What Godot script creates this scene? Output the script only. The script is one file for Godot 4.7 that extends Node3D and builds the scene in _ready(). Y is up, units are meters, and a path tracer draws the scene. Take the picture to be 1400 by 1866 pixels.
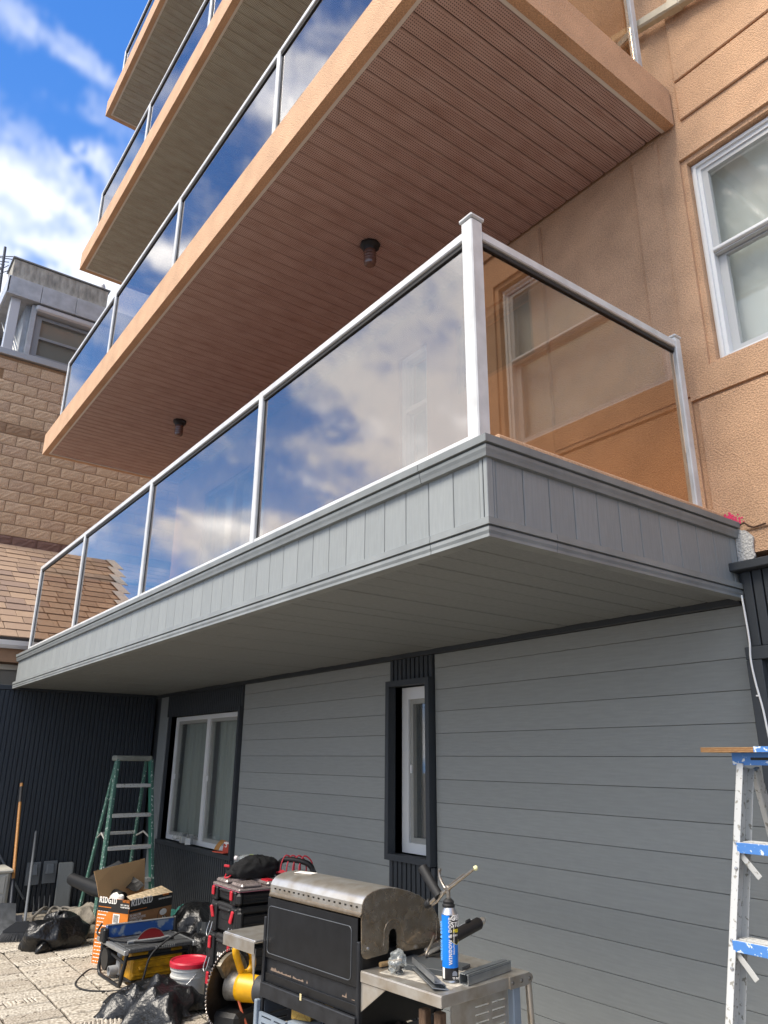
extends Node3D
# A yard below the balconies of an apartment block under renovation.
# x runs along the facade (plane z = 0), z comes out of it, y is up; metres.

var taken := {}
var mats := {}
var tex := {}
var meshes := {}
var rng := RandomNumberGenerator.new()


func _ready() -> void:
	rng.seed = 7
	make_camera()
	make_sky()
	make_textures()
	ground()
	building()
	lower_balcony()
	upper_balcony("second balcony with orange stucco edge and reddish perforated soffit", 5.33, 1.84, true)
	upper_balcony("third balcony seen from below with beige perforated soffit", 8.2, 1.76, false)
	upper_balcony("topmost balcony in view with beige perforated soffit", 11.02, 1.75, false)
	neighbour()
	slat_wall()
	green_ladder()
	long_tools()
	wall_leaners()
	ropes_and_bag()
	shop_carton()
	table_saw()
	bucket_and_plastic()
	tool_stack()
	stack_top_things()
	mitre_saw()
	grill()
	shelf_things()
	blue_ladder()
	small_things()


func make_camera() -> void:
	var c := Camera3D.new()
	c.name = "camera"
	c.transform = Transform3D(Basis(Vector3(0.59736, 0.00776, -0.80194), Vector3(0.25052, 0.94811, 0.19579), Vector3(0.76184, -0.31786, 0.56441)).orthonormalized(), Vector3(1.8059, 1.62, 3.5471))
	c.fov = 69.4
	c.near = 0.05
	c.far = 400.0
	add_child(c)
	c.current = true


func make_sky() -> void:
	var e := Environment.new()
	e.background_mode = Environment.BG_SKY
	e.tonemap_mode = Environment.TONE_MAPPER_LINEAR
	e.tonemap_exposure = 4.9
	e.sdfgi_enabled = true
	e.ssao_enabled = true
	e.ssil_enabled = true
	var p := PanoramaSkyMaterial.new()
	p.panorama = ImageTexture.create_from_image(sky_image())
	p.energy_multiplier = 1.0
	var s := Sky.new()
	s.sky_material = p
	e.sky = s
	var w := WorldEnvironment.new()
	w.name = "world_environment"
	w.environment = e
	add_child(w)
	# a high, veiled sun in front of the facade, no hard shadows in the photograph
	var sun := DirectionalLight3D.new()
	sun.name = "sun"
	sun.light_energy = 0.4
	sun.light_angular_distance = 30.0
	sun.light_color = Color(1.0, 0.96, 0.9)
	sun.shadow_enabled = true
	sun.basis = Basis.looking_at(-Vector3(-0.1, 0.83, 0.55).normalized())
	add_child(sun)


func sky_image() -> Image:
	var w := 1024
	var h := 512
	var f := PackedFloat32Array()
	f.resize(w * h * 3)
	var a := FastNoiseLite.new()
	a.seed = 11
	a.noise_type = FastNoiseLite.TYPE_SIMPLEX_SMOOTH
	a.fractal_octaves = 6
	a.fractal_gain = 0.52
	a.frequency = 1.9
	a.domain_warp_enabled = true
	a.domain_warp_amplitude = 0.22
	a.domain_warp_frequency = 1.6
	var b := FastNoiseLite.new()
	b.seed = 5
	b.fractal_octaves = 5
	b.frequency = 1.1
	var bank := Vector3(-0.838, 0.535, -0.075).normalized()
	var wisps := Vector3(-0.70, 0.705, -0.035).normalized()
	var gap := Vector3(-0.70, 0.69, -0.17).normalized()
	for j in h:
		var lat := PI * (0.5 - (j + 0.5) / h)
		var y := sin(lat)
		for i in w:
			var lon := TAU * (i + 0.5) / w
			var d := Vector3(sin(lon) * cos(lat), y, -cos(lon) * cos(lat))
			var up := clampf(y, 0.0, 1.0)
			var blue := Vector3(0.0125, 0.050, 0.16).lerp(Vector3(0.10, 0.20, 0.37), pow(1.0 - up, 2.2))
			var c := blue
			if y > -0.05:
				var q := Vector3(d.x, 0.0, d.z) / (up + 0.28)
				var n := a.get_noise_3d(q.x * 1.7, up * 0.4, q.z * 1.25) * 0.62 + 0.5
				var big := b.get_noise_3d(q.x * 0.6, 3.0, q.z * 0.6) * 0.5 + 0.5
				var cover := 0.43 + 0.20 * smoothstep(0.15, 0.6, d.z) + 0.25 * (big - 0.5)
				cover -= 0.16 * smoothstep(0.80, 0.90, -d.x) * smoothstep(0.12, 0.3, d.z)
				cover += 0.20 * smoothstep(0.980, 0.999, d.dot(bank)) + 0.12 * smoothstep(0.985, 0.999, d.dot(wisps)) - 0.10 * smoothstep(0.985, 0.999, d.dot(gap))
				var k := smoothstep(0.86 - cover, 1.22 - cover, n)
				var thick := smoothstep(1.0 - cover, 1.5 - cover, n)
				var fold := smoothstep(0.30, 0.68, b.get_noise_3d(q.x * 3.1, 7.0, q.z * 2.2) * 0.55 + n * 0.5 + 0.02)
				var white := Vector3(0.27, 0.275, 0.285).lerp(Vector3(0.30, 0.305, 0.32).lerp(Vector3(0.78, 0.785, 0.80), fold), maxf(thick, 0.6) * smoothstep(0.0, 0.35, d.z))
				# thin torn streaks between the heaps
				var torn := a.get_noise_3d(q.x * 3.4 + 5.0, 9.0, q.z * 2.1) * 0.6 + 0.5
				k = maxf(k, 0.72 * smoothstep(0.50, 0.86, torn + 0.35 * (big - 0.5)) * smoothstep(0.05, 0.3, up) * (1.0 - 0.8 * smoothstep(0.12, 0.3, d.z)))
				c = blue.lerp(white, k)
			var at := (j * w + i) * 3
			f[at] = c.x
			f[at + 1] = c.y
			f[at + 2] = c.z
	return Image.create_from_data(w, h, false, Image.FORMAT_RGBF, f.to_byte_array())


# ---------------------------------------------------------------- textures and materials

func noise_image(seed_: int, freq: float, octaves: int, kind := FastNoiseLite.TYPE_SIMPLEX_SMOOTH, size := 512) -> Image:
	var n := FastNoiseLite.new()
	n.seed = seed_
	n.noise_type = kind
	n.frequency = freq
	n.fractal_octaves = octaves
	var im := n.get_seamless_image(size, size)
	im.convert(Image.FORMAT_L8)
	return im


func ramp(im: Image, dark: Color, light: Color, power := 1.0) -> Texture2D:
	var src := im.get_data()
	var out := PackedByteArray()
	out.resize(src.size() * 3)
	var lut := []
	for k in 256:
		var c := dark.lerp(light, pow(k / 255.0, power))
		lut.append([int(c.r * 255), int(c.g * 255), int(c.b * 255)])
	for k in src.size():
		var c = lut[src[k]]
		out[k * 3] = c[0]
		out[k * 3 + 1] = c[1]
		out[k * 3 + 2] = c[2]
	return ImageTexture.create_from_image(Image.create_from_data(im.get_width(), im.get_height(), false, Image.FORMAT_RGB8, out))


func grey(v: float) -> Color:
	return Color(v, v, v)


func make_textures() -> void:
	var fine := noise_image(3, 0.035, 4)
	var blot := noise_image(9, 0.008, 5)
	var speck := noise_image(21, 0.09, 3)
	var cell := noise_image(14, 0.03, 2, FastNoiseLite.TYPE_CELLULAR)
	tex.fine_h = ImageTexture.create_from_image(fine)
	tex.blot_h = ImageTexture.create_from_image(blot)
	tex.speck_h = ImageTexture.create_from_image(speck)
	tex.cell_h = ImageTexture.create_from_image(cell)
	tex.fine = ramp(fine, grey(0.78), grey(1.0))
	tex.soft = ramp(blot, grey(0.86), grey(1.0))
	tex.blot = ramp(blot, grey(0.62), grey(1.0))
	tex.speck = ramp(speck, grey(0.66), grey(1.0))
	tex.wood = ramp(fine, Color(0.62, 0.55, 0.46), Color(1, 1, 1))
	# fine stucco: grain with broad, faint trowel patches
	var grain := noise_image(61, 0.14, 3, FastNoiseLite.TYPE_SIMPLEX_SMOOTH, 1024)
	var patches := noise_image(63, 0.005, 5, FastNoiseLite.TYPE_SIMPLEX_SMOOTH, 1024)
	tex.stucco_h = ImageTexture.create_from_image(grain)
	tex.stucco = ramp(blend(grain, patches, 0.30), grey(0.60), grey(1.0), 0.7)
	# embossed composite board: long streaks with a few chalky scuffs
	var streaks := FastNoiseLite.new()
	streaks.seed = 71
	streaks.frequency = 0.05
	streaks.fractal_octaves = 4
	var long := streaks.get_seamless_image(96, 1024)
	long.convert(Image.FORMAT_L8)
	long.resize(1024, 1024, Image.INTERPOLATE_CUBIC)
	var scuffs := threshold(noise_image(73, 0.011, 6, FastNoiseLite.TYPE_SIMPLEX_SMOOTH, 1024), 150, 60)
	tex.board_h = ImageTexture.create_from_image(long)
	var board := blend(long, scuffs, 0.16)
	tex.board_x = ramp(board, grey(0.94), grey(1.0))
	board.rotate_90(CLOCKWISE)
	tex.board_y = ramp(board, grey(0.93), grey(1.0))
	var up := long.duplicate()
	up.rotate_90(CLOCKWISE)
	tex.board_hy = ImageTexture.create_from_image(up)
	tex.dirt = ramp(noise_image(77, 0.016, 6), Color(0.84, 0.78, 0.75), Color(1, 1, 1), 0.5)
	tex.rough = ramp(blot, grey(0.45), grey(1.0))
	# dirty mortar: pale cement with dark grit
	tex.mortar = ramp(noise_image(31, 0.03, 6), Color(0.42, 0.39, 0.35), Color(1, 1, 1), 0.6)
	tex.rust = ramp(noise_image(41, 0.012, 5), Color(0.80, 0.74, 0.66), Color(1, 1, 1), 0.5)
	# worn green fibreglass with white paint splashes, worn blue paint, scraped bare metal
	var drops := threshold(noise_image(51, 0.03, 5), 172, 18)
	tex.worn_green = ramp(drops, hex("40655a"), hex("c3cac4"))
	tex.worn_fence = ramp(threshold(noise_image(57, 0.006, 5), 150, 40), hex("2a5596"), hex("8f99a3"))
	tex.worn_alu = ramp(drops, hex("c4c4c0"), hex("8d8a80"))
	tex.worn_blue = ramp(drops, hex("4a7fc2"), hex("d8dde0"))
	# five rows of vent holes in the width of one soffit strip
	var holes := Image.create(128, 16, false, Image.FORMAT_RGB8)
	holes.fill(Color(1, 1, 1))
	for r in 5:
		var cx := 25 + r * 19
		for y in range(4, 12):
			for x in range(cx - 4, cx + 5):
				if pow((x - cx) / 4.2, 2) + pow((y - 7.5) / 4.2, 2) <= 1.0:
					holes.set_pixel(x, y, Color(0.34, 0.32, 0.31))
	tex.holes = ImageTexture.create_from_image(holes)


func blend(p: Image, q: Image, share: float) -> Image:
	var a := p.get_data()
	var b := q.get_data()
	for k in a.size():
		a[k] = int(a[k] * (1.0 - share) + b[k] * share)
	return Image.create_from_data(p.get_width(), p.get_height(), false, Image.FORMAT_L8, a)


func threshold(im: Image, at: int, soft: int) -> Image:
	var d := im.get_data()
	for k in d.size():
		d[k] = int(clampf((d[k] - at) * 255.0 / soft, 0, 255))
	return Image.create_from_data(im.get_width(), im.get_height(), false, Image.FORMAT_L8, d)


# o: tex, scale (Vector3, repeats per metre), bump (texture), amount (centimetres), rtex, local, spec, coat
func mat(key: String, col: Color, rough := 0.6, metal := 0.0, o := {}) -> StandardMaterial3D:
	if mats.has(key):
		return mats[key]
	var m := StandardMaterial3D.new()
	m.resource_name = key
	m.albedo_color = col
	m.roughness = rough
	m.metallic = metal
	if o.has("tex"):
		m.albedo_texture = tex[o.tex]
	if o.has("bump"):
		m.heightmap_enabled = true
		m.heightmap_texture = tex[o.bump]
		m.heightmap_scale = o.amount
	if o.has("rtex"):
		m.roughness_texture = tex[o.rtex]
	if o.has("tex") or o.has("bump") or o.has("rtex"):
		m.uv1_triplanar = true
		m.uv1_world_triplanar = not o.get("local", false)
		m.uv1_scale = o.get("scale", Vector3.ONE)
		m.uv1_triplanar_sharpness = 4.0
	if o.has("spec"):
		m.metallic_specular = o.spec
	if o.has("coat"):
		m.clearcoat_enabled = true
		m.clearcoat = o.coat
		m.clearcoat_roughness = 0.2
	mats[key] = m
	return m


func glass(key: String, col: Color, bend := 0.05, rough := 0.0) -> StandardMaterial3D:
	if mats.has(key):
		return mats[key]
	var m := StandardMaterial3D.new()
	m.resource_name = key
	m.albedo_color = Color(col.r, col.g, col.b, 0.0)
	m.roughness = rough
	m.refraction_enabled = true
	m.refraction_scale = bend
	mats[key] = m
	return m


func pane(key: String, tint: Color, alpha: float) -> StandardMaterial3D:
	if mats.has(key):
		return mats[key]
	var m := StandardMaterial3D.new()
	m.resource_name = key
	m.albedo_color = Color(tint.r, tint.g, tint.b, alpha)
	m.transparency = BaseMaterial3D.TRANSPARENCY_ALPHA
	m.roughness = 0.02
	mats[key] = m
	return m


func hex(s: String) -> Color:
	return Color.html(s)


# ---------------------------------------------------------------- things and parts

func numbered(called: String, parent: Node) -> String:
	var key := str(parent.get_instance_id()) + called
	var k: int = taken.get(key, 0)
	taken[key] = k + 1
	return called if k == 0 else "%s_%03d" % [called, k]


func thing(called: String, label: String, category: String, at := Vector3.ZERO, turn := 0.0, group := "") -> Node3D:
	var o := Node3D.new()
	o.name = numbered(called, self)
	o.position = at
	o.rotation_degrees.y = turn
	add_child(o, true)
	tag(o, label, category, group)
	return o


func tag(o: Node, label: String, category := "", group := "", kind := "") -> Node:
	if label:
		o.set_meta("label", label)
	if category:
		o.set_meta("category", category)
	if group:
		o.set_meta("group", group)
	if kind:
		o.set_meta("kind", kind)
	return o


func part(parent: Node, called: String, mesh: Mesh, m: Material, at := Vector3.ZERO, b := Basis()) -> MeshInstance3D:
	var o := MeshInstance3D.new()
	o.name = numbered(called, parent)
	o.mesh = mesh
	o.material_override = m
	o.transform = Transform3D(b, at)
	parent.add_child(o, true)
	return o


func cube(s: Vector3, bev := 0.002) -> ArrayMesh:
	var key := "%.4f %.4f %.4f %.4f" % [s.x, s.y, s.z, bev]
	if not meshes.has(key):
		meshes[key] = Sh.new().box(Vector3.ZERO, s, bev).mesh()
	return meshes[key]


# a box given by two corners
func slab(parent: Node, called: String, a: Vector3, b: Vector3, m: Material, bev := 0.002) -> MeshInstance3D:
	return part(parent, called, cube((b - a).abs(), bev), m, (a + b) / 2.0)


func words(parent: Node, called: String, s: String, height: float, m: Material, at: Vector3, b := Basis(), bold := true, wide := 1.0) -> MeshInstance3D:
	var t := TextMesh.new()
	var f := SystemFont.new()
	f.font_names = PackedStringArray(["Droid Sans"])
	f.font_weight = 700 if bold else 400
	t.font = f
	t.text = s
	t.font_size = 48
	t.pixel_size = height / 34.0
	t.depth = 0.0016
	t.horizontal_alignment = HORIZONTAL_ALIGNMENT_LEFT
	t.vertical_alignment = VERTICAL_ALIGNMENT_BOTTOM
	return part(parent, called, t, m, at, b * Basis.from_scale(Vector3(wide, 1, 1)))


func look(dir: Vector3, up := Vector3.UP) -> Basis:   # z axis along dir
	var z := dir.normalized()
	if absf(z.dot(up)) > 0.98:
		up = Vector3.FORWARD
	var x := up.cross(z).normalized()
	return Basis(x, z.cross(x), z)


class Sh:
	var v := PackedVector3Array()
	var n := PackedVector3Array()

	func tri(a: Vector3, b: Vector3, c: Vector3, hint := Vector3.ZERO) -> void:
		var nn := (b - a).cross(c - a)
		if hint != Vector3.ZERO and nn.dot(hint) < 0:
			var s := b
			b = c
			c = s
			nn = -nn
		nn = nn.normalized()
		v.append_array([a, c, b])
		n.append_array([nn, nn, nn])

	func quad(a: Vector3, b: Vector3, c: Vector3, d: Vector3, hint := Vector3.ZERO) -> Sh:
		tri(a, b, c, hint)
		tri(a, c, d, hint)
		return self

	func stri(p: Array, q: Array) -> void:
		var nn: Vector3 = (p[1] - p[0]).cross(p[2] - p[0])
		if nn.dot(q[0] + q[1] + q[2]) < 0:
			p = [p[0], p[2], p[1]]
			q = [q[0], q[2], q[1]]
		v.append_array([p[0], p[2], p[1]])
		n.append_array([q[0], q[2], q[1]])

	func squad(p: Array, q: Array) -> void:
		stri([p[0], p[1], p[2]], [q[0], q[1], q[2]])
		stri([p[0], p[2], p[3]], [q[0], q[2], q[3]])

	func box(c: Vector3, s: Vector3, bev := 0.0, b := Basis()) -> Sh:
		var h := s * 0.5
		bev = minf(bev, minf(h.x, minf(h.y, h.z)) * 0.9)
		for k in 3:
			var u := (k + 1) % 3
			var w := (k + 2) % 3
			for sg in [-1.0, 1.0]:
				var pts := []
				for t in [[-1, -1], [1, -1], [1, 1], [-1, 1]]:
					var p := Vector3.ZERO
					p[k] = sg * h[k]
					p[u] = t[0] * (h[u] - bev)
					p[w] = t[1] * (h[w] - bev)
					pts.append(c + b * p)
				var out := Vector3.ZERO
				out[k] = sg
				quad(pts[0], pts[1], pts[2], pts[3], b * out)
			if bev > 0.0:
				for su in [-1.0, 1.0]:
					for sw in [-1.0, 1.0]:
						var p := Vector3.ZERO
						p[u] = su * h[u]
						p[w] = sw * (h[w] - bev)
						var q := Vector3.ZERO
						q[u] = su * (h[u] - bev)
						q[w] = sw * h[w]
						var e := Vector3.ZERO
						e[k] = h[k] - bev
						var out := Vector3.ZERO
						out[u] = su
						out[w] = sw
						quad(c + b * (p - e), c + b * (p + e), c + b * (q + e), c + b * (q - e), b * out)
		if bev > 0.0:
			for sx in [-1.0, 1.0]:
				for sy in [-1.0, 1.0]:
					for sz in [-1.0, 1.0]:
						var sg := Vector3(sx, sy, sz)
						var i := h - Vector3(bev, bev, bev)
						tri(c + b * (sg * Vector3(h.x, i.y, i.z)), c + b * (sg * Vector3(i.x, h.y, i.z)), c + b * (sg * Vector3(i.x, i.y, h.z)), b * sg)
		return self

	# outline in the xy plane of xf, from z0 to z1
	func prism(poly: PackedVector2Array, z0: float, z1: float, xf := Transform3D()) -> Sh:
		var ids := Geometry2D.triangulate_polygon(poly)
		for k in range(0, ids.size(), 3):
			for z in [z0, z1]:
				tri(xf * Vector3(poly[ids[k]].x, poly[ids[k]].y, z), xf * Vector3(poly[ids[k + 1]].x, poly[ids[k + 1]].y, z), xf * Vector3(poly[ids[k + 2]].x, poly[ids[k + 2]].y, z), xf.basis * Vector3(0, 0, -1 if z == minf(z0, z1) else 1))
		var area := 0.0
		for k in poly.size():
			area += poly[k].cross(poly[(k + 1) % poly.size()])
		for k in poly.size():
			var p := poly[k]
			var q := poly[(k + 1) % poly.size()]
			var e := (q - p) * signf(area)
			quad(xf * Vector3(p.x, p.y, z0), xf * Vector3(q.x, q.y, z0), xf * Vector3(q.x, q.y, z1), xf * Vector3(p.x, p.y, z1), xf.basis * Vector3(e.y, -e.x, 0))
		return self

	func tube(pts: Array, r, seg := 8, closed_ends := true) -> Sh:
		var rings := []
		var nor := []
		var side := Vector3.ZERO
		for k in pts.size():
			var t: Vector3 = (pts[mini(k + 1, pts.size() - 1)] - pts[maxi(k - 1, 0)]).normalized()
			if k == 0:
				side = t.cross(Vector3.UP if absf(t.y) < 0.9 else Vector3.RIGHT).normalized()
			side = (side - t * side.dot(t)).normalized()
			var o := t.cross(side)
			var rr: float = r[k] if r is Array else r
			var ring := []
			var nn := []
			for j in seg + 1:
				var a := TAU * j / seg
				var d := side * cos(a) + o * sin(a)
				ring.append(pts[k] + d * rr)
				nn.append(d)
			rings.append(ring)
			nor.append(nn)
		for k in pts.size() - 1:
			for j in seg:
				squad([rings[k][j], rings[k][j + 1], rings[k + 1][j + 1], rings[k + 1][j]], [nor[k][j], nor[k][j + 1], nor[k + 1][j + 1], nor[k + 1][j]])
		if closed_ends:
			for k in [0, pts.size() - 1]:
				var out: Vector3 = pts[k] - pts[1 if k == 0 else k - 1]
				for j in seg:
					tri(pts[k], rings[k][j], rings[k][j + 1], out)
		return self

	# profile of (radius, height) round the y axis of xf
	func lathe(prof: Array, seg := 24, xf := Transform3D()) -> Sh:
		for k in prof.size() - 1:
			var p: Vector2 = prof[k]
			var q: Vector2 = prof[k + 1]
			var e := q - p
			if e.length() < 1e-6:
				continue
			var o := Vector2(e.y, -e.x).normalized()
			for j in seg:
				var a := TAU * j / seg
				var b := TAU * (j + 1) / seg
				var da := Vector3(cos(a), 0, sin(a))
				var db := Vector3(cos(b), 0, sin(b))
				var na := xf.basis * (da * o.x + Vector3.UP * o.y)
				var nb := xf.basis * (db * o.x + Vector3.UP * o.y)
				var P := [xf * (da * p.x + Vector3.UP * p.y), xf * (db * p.x + Vector3.UP * p.y), xf * (db * q.x + Vector3.UP * q.y), xf * (da * q.x + Vector3.UP * q.y)]
				if p.x > 1e-5:
					stri([P[0], P[1], P[2]], [na, nb, nb])
				if q.x > 1e-5:
					stri([P[0], P[2], P[3]], [na, nb, na])
		return self

	# rows of points joined into a surface; thick > 0 gives it a back side
	func sheet(rows: Array, thick := 0.0, smooth := true) -> Sh:
		var h := rows.size()
		var w: int = rows[0].size()
		var nor := []
		for j in h:
			var row := []
			for i in w:
				var du: Vector3 = rows[j][mini(i + 1, w - 1)] - rows[j][maxi(i - 1, 0)]
				var dv: Vector3 = rows[mini(j + 1, h - 1)][i] - rows[maxi(j - 1, 0)][i]
				row.append(du.cross(dv).normalized())
			nor.append(row)
		for j in h - 1:
			for i in w - 1:
				var P := [rows[j][i], rows[j][i + 1], rows[j + 1][i + 1], rows[j + 1][i]]
				var N := [nor[j][i], nor[j][i + 1], nor[j + 1][i + 1], nor[j + 1][i]]
				if smooth:
					squad(P, N)
				else:
					quad(P[0], P[1], P[2], P[3], N[0] + N[2])
				if thick > 0.0:
					var B := []
					var M := []
					for k in 4:
						B.append(P[k] - N[k] * thick)
						M.append(-N[k])
					squad(B, M)
		if thick > 0.0:
			for j in h - 1:
				for i in [0, w - 1]:
					quad(rows[j][i], rows[j + 1][i], rows[j + 1][i] - nor[j + 1][i] * thick, rows[j][i] - nor[j][i] * thick)
			for i in w - 1:
				for j in [0, h - 1]:
					quad(rows[j][i], rows[j][i + 1], rows[j][i + 1] - nor[j][i + 1] * thick, rows[j][i] - nor[j][i] * thick)
		return self

	# a crumpled closed lump standing on the ground
	func lump(c: Vector3, r: Vector3, amp: float, freq: float, seed_: int, nu := 44, nv := 26, smooth := true, floor_y := -1e9) -> Sh:
		var nz := FastNoiseLite.new()
		nz.seed = seed_
		nz.frequency = freq
		nz.fractal_type = FastNoiseLite.FRACTAL_RIDGED
		nz.fractal_octaves = 2
		nz.fractal_gain = 0.3
		var rows := []
		for j in nv + 1:
			var row := []
			for i in nu + 1:
				var a := TAU * (i % nu) / nu
				var b := PI * (float(j) / nv - 0.5)
				var d := Vector3(cos(a) * cos(b), sin(b), -sin(a) * cos(b))
				var p := d * r
				p += d * nz.get_noise_3dv(p) * amp
				p += c
				p.y = maxf(p.y, floor_y)
				row.append(p)
			rows.append(row)
		return sheet(rows, 0.0, smooth)

	# wall in the xy plane between z0 (back) and z1 (front) with rectangular holes [x0, y0, x1, y1]
	func wall(x0: float, y0: float, x1: float, y1: float, z0: float, z1: float, holes := [], xf := Transform3D()) -> Sh:
		var xs := [x0, x1]
		var ys := [y0, y1]
		for h in holes:
			for k in [0, 2]:
				if h[k] > x0 and h[k] < x1 and not xs.has(h[k]):
					xs.append(h[k])
			for k in [1, 3]:
				if h[k] > y0 and h[k] < y1 and not ys.has(h[k]):
					ys.append(h[k])
		xs.sort()
		ys.sort()
		var solid := func(i: int, j: int) -> bool:
			if i < 0 or j < 0 or i >= xs.size() - 1 or j >= ys.size() - 1:
				return false
			var p := Vector2((xs[i] + xs[i + 1]) / 2, (ys[j] + ys[j + 1]) / 2)
			for h in holes:
				if p.x > h[0] and p.x < h[2] and p.y > h[1] and p.y < h[3]:
					return false
			return true
		for i in xs.size() - 1:
			for j in ys.size() - 1:
				if not solid.call(i, j):
					continue
				var a: float = xs[i]
				var b: float = xs[i + 1]
				var c: float = ys[j]
				var d: float = ys[j + 1]
				for z in [z0, z1]:
					quad(xf * Vector3(a, c, z), xf * Vector3(b, c, z), xf * Vector3(b, d, z), xf * Vector3(a, d, z), xf.basis * Vector3(0, 0, 1 if z == z1 else -1))
				for s in [[-1, 0, a, c, a, d], [1, 0, b, c, b, d], [0, -1, a, c, b, c], [0, 1, a, d, b, d]]:
					if not solid.call(i + s[0], j + s[1]):
						quad(xf * Vector3(s[2], s[3], z0), xf * Vector3(s[4], s[5], z0), xf * Vector3(s[4], s[5], z1), xf * Vector3(s[2], s[3], z1), xf.basis * Vector3(s[0], s[1], 0))
		return self

	# a profile of (out, up) swept along a path of floor points, mitred at its corners; "out" is to the left of the path
	func sweep(prof: Array, path: Array, trim0 := Vector3.ZERO, trim1 := Vector3.ZERO) -> Sh:
		var rings := []
		for k in path.size():
			var a: Vector3 = (path[k] - path[maxi(k - 1, 0)]).normalized() if k > 0 else (path[1] - path[0]).normalized()
			var b: Vector3 = (path[mini(k + 1, path.size() - 1)] - path[k]).normalized() if k < path.size() - 1 else a
			if k == 0 and trim0 != Vector3.ZERO:
				a = trim0
			if k == path.size() - 1 and trim1 != Vector3.ZERO:
				b = trim1
			var na := Vector3(-a.z, 0, a.x)
			var nb := Vector3(-b.z, 0, b.x)
			var m := (na + nb).normalized()
			m = m / maxf(m.dot(na), 0.2)
			var ring := []
			for p in prof:
				ring.append(path[k] + m * p.x + Vector3.UP * p.y)
			rings.append(ring)
		var cen := Vector2.ZERO
		for p in prof:
			cen += p / prof.size()
		for k in path.size() - 1:
			var d: Vector3 = (path[k + 1] - path[k]).normalized()
			var nd := Vector3(-d.z, 0, d.x)
			var area := 0.0
			for i in prof.size():
				area += prof[i].cross(prof[(i + 1) % prof.size()])
			for i in prof.size():
				var i2 := (i + 1) % prof.size()
				var e: Vector2 = (prof[i2] - prof[i]) * signf(area)
				quad(rings[k][i], rings[k][i2], rings[k + 1][i2], rings[k + 1][i], nd * e.y - Vector3.UP * e.x)
		var ids := Geometry2D.triangulate_polygon(PackedVector2Array(prof))
		for t in range(0, ids.size(), 3):
			tri(rings[0][ids[t]], rings[0][ids[t + 1]], rings[0][ids[t + 2]], path[0] - path[1])
			tri(rings[-1][ids[t]], rings[-1][ids[t + 1]], rings[-1][ids[t + 2]], path[-1] - path[-2])
		return self

	func mesh() -> ArrayMesh:
		var arr := []
		arr.resize(Mesh.ARRAY_MAX)
		arr[Mesh.ARRAY_VERTEX] = v
		arr[Mesh.ARRAY_NORMAL] = n
		var m := ArrayMesh.new()
		m.add_surface_from_arrays(Mesh.PRIMITIVE_TRIANGLES, arr)
		return m


# ---------------------------------------------------------------- the ground

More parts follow.
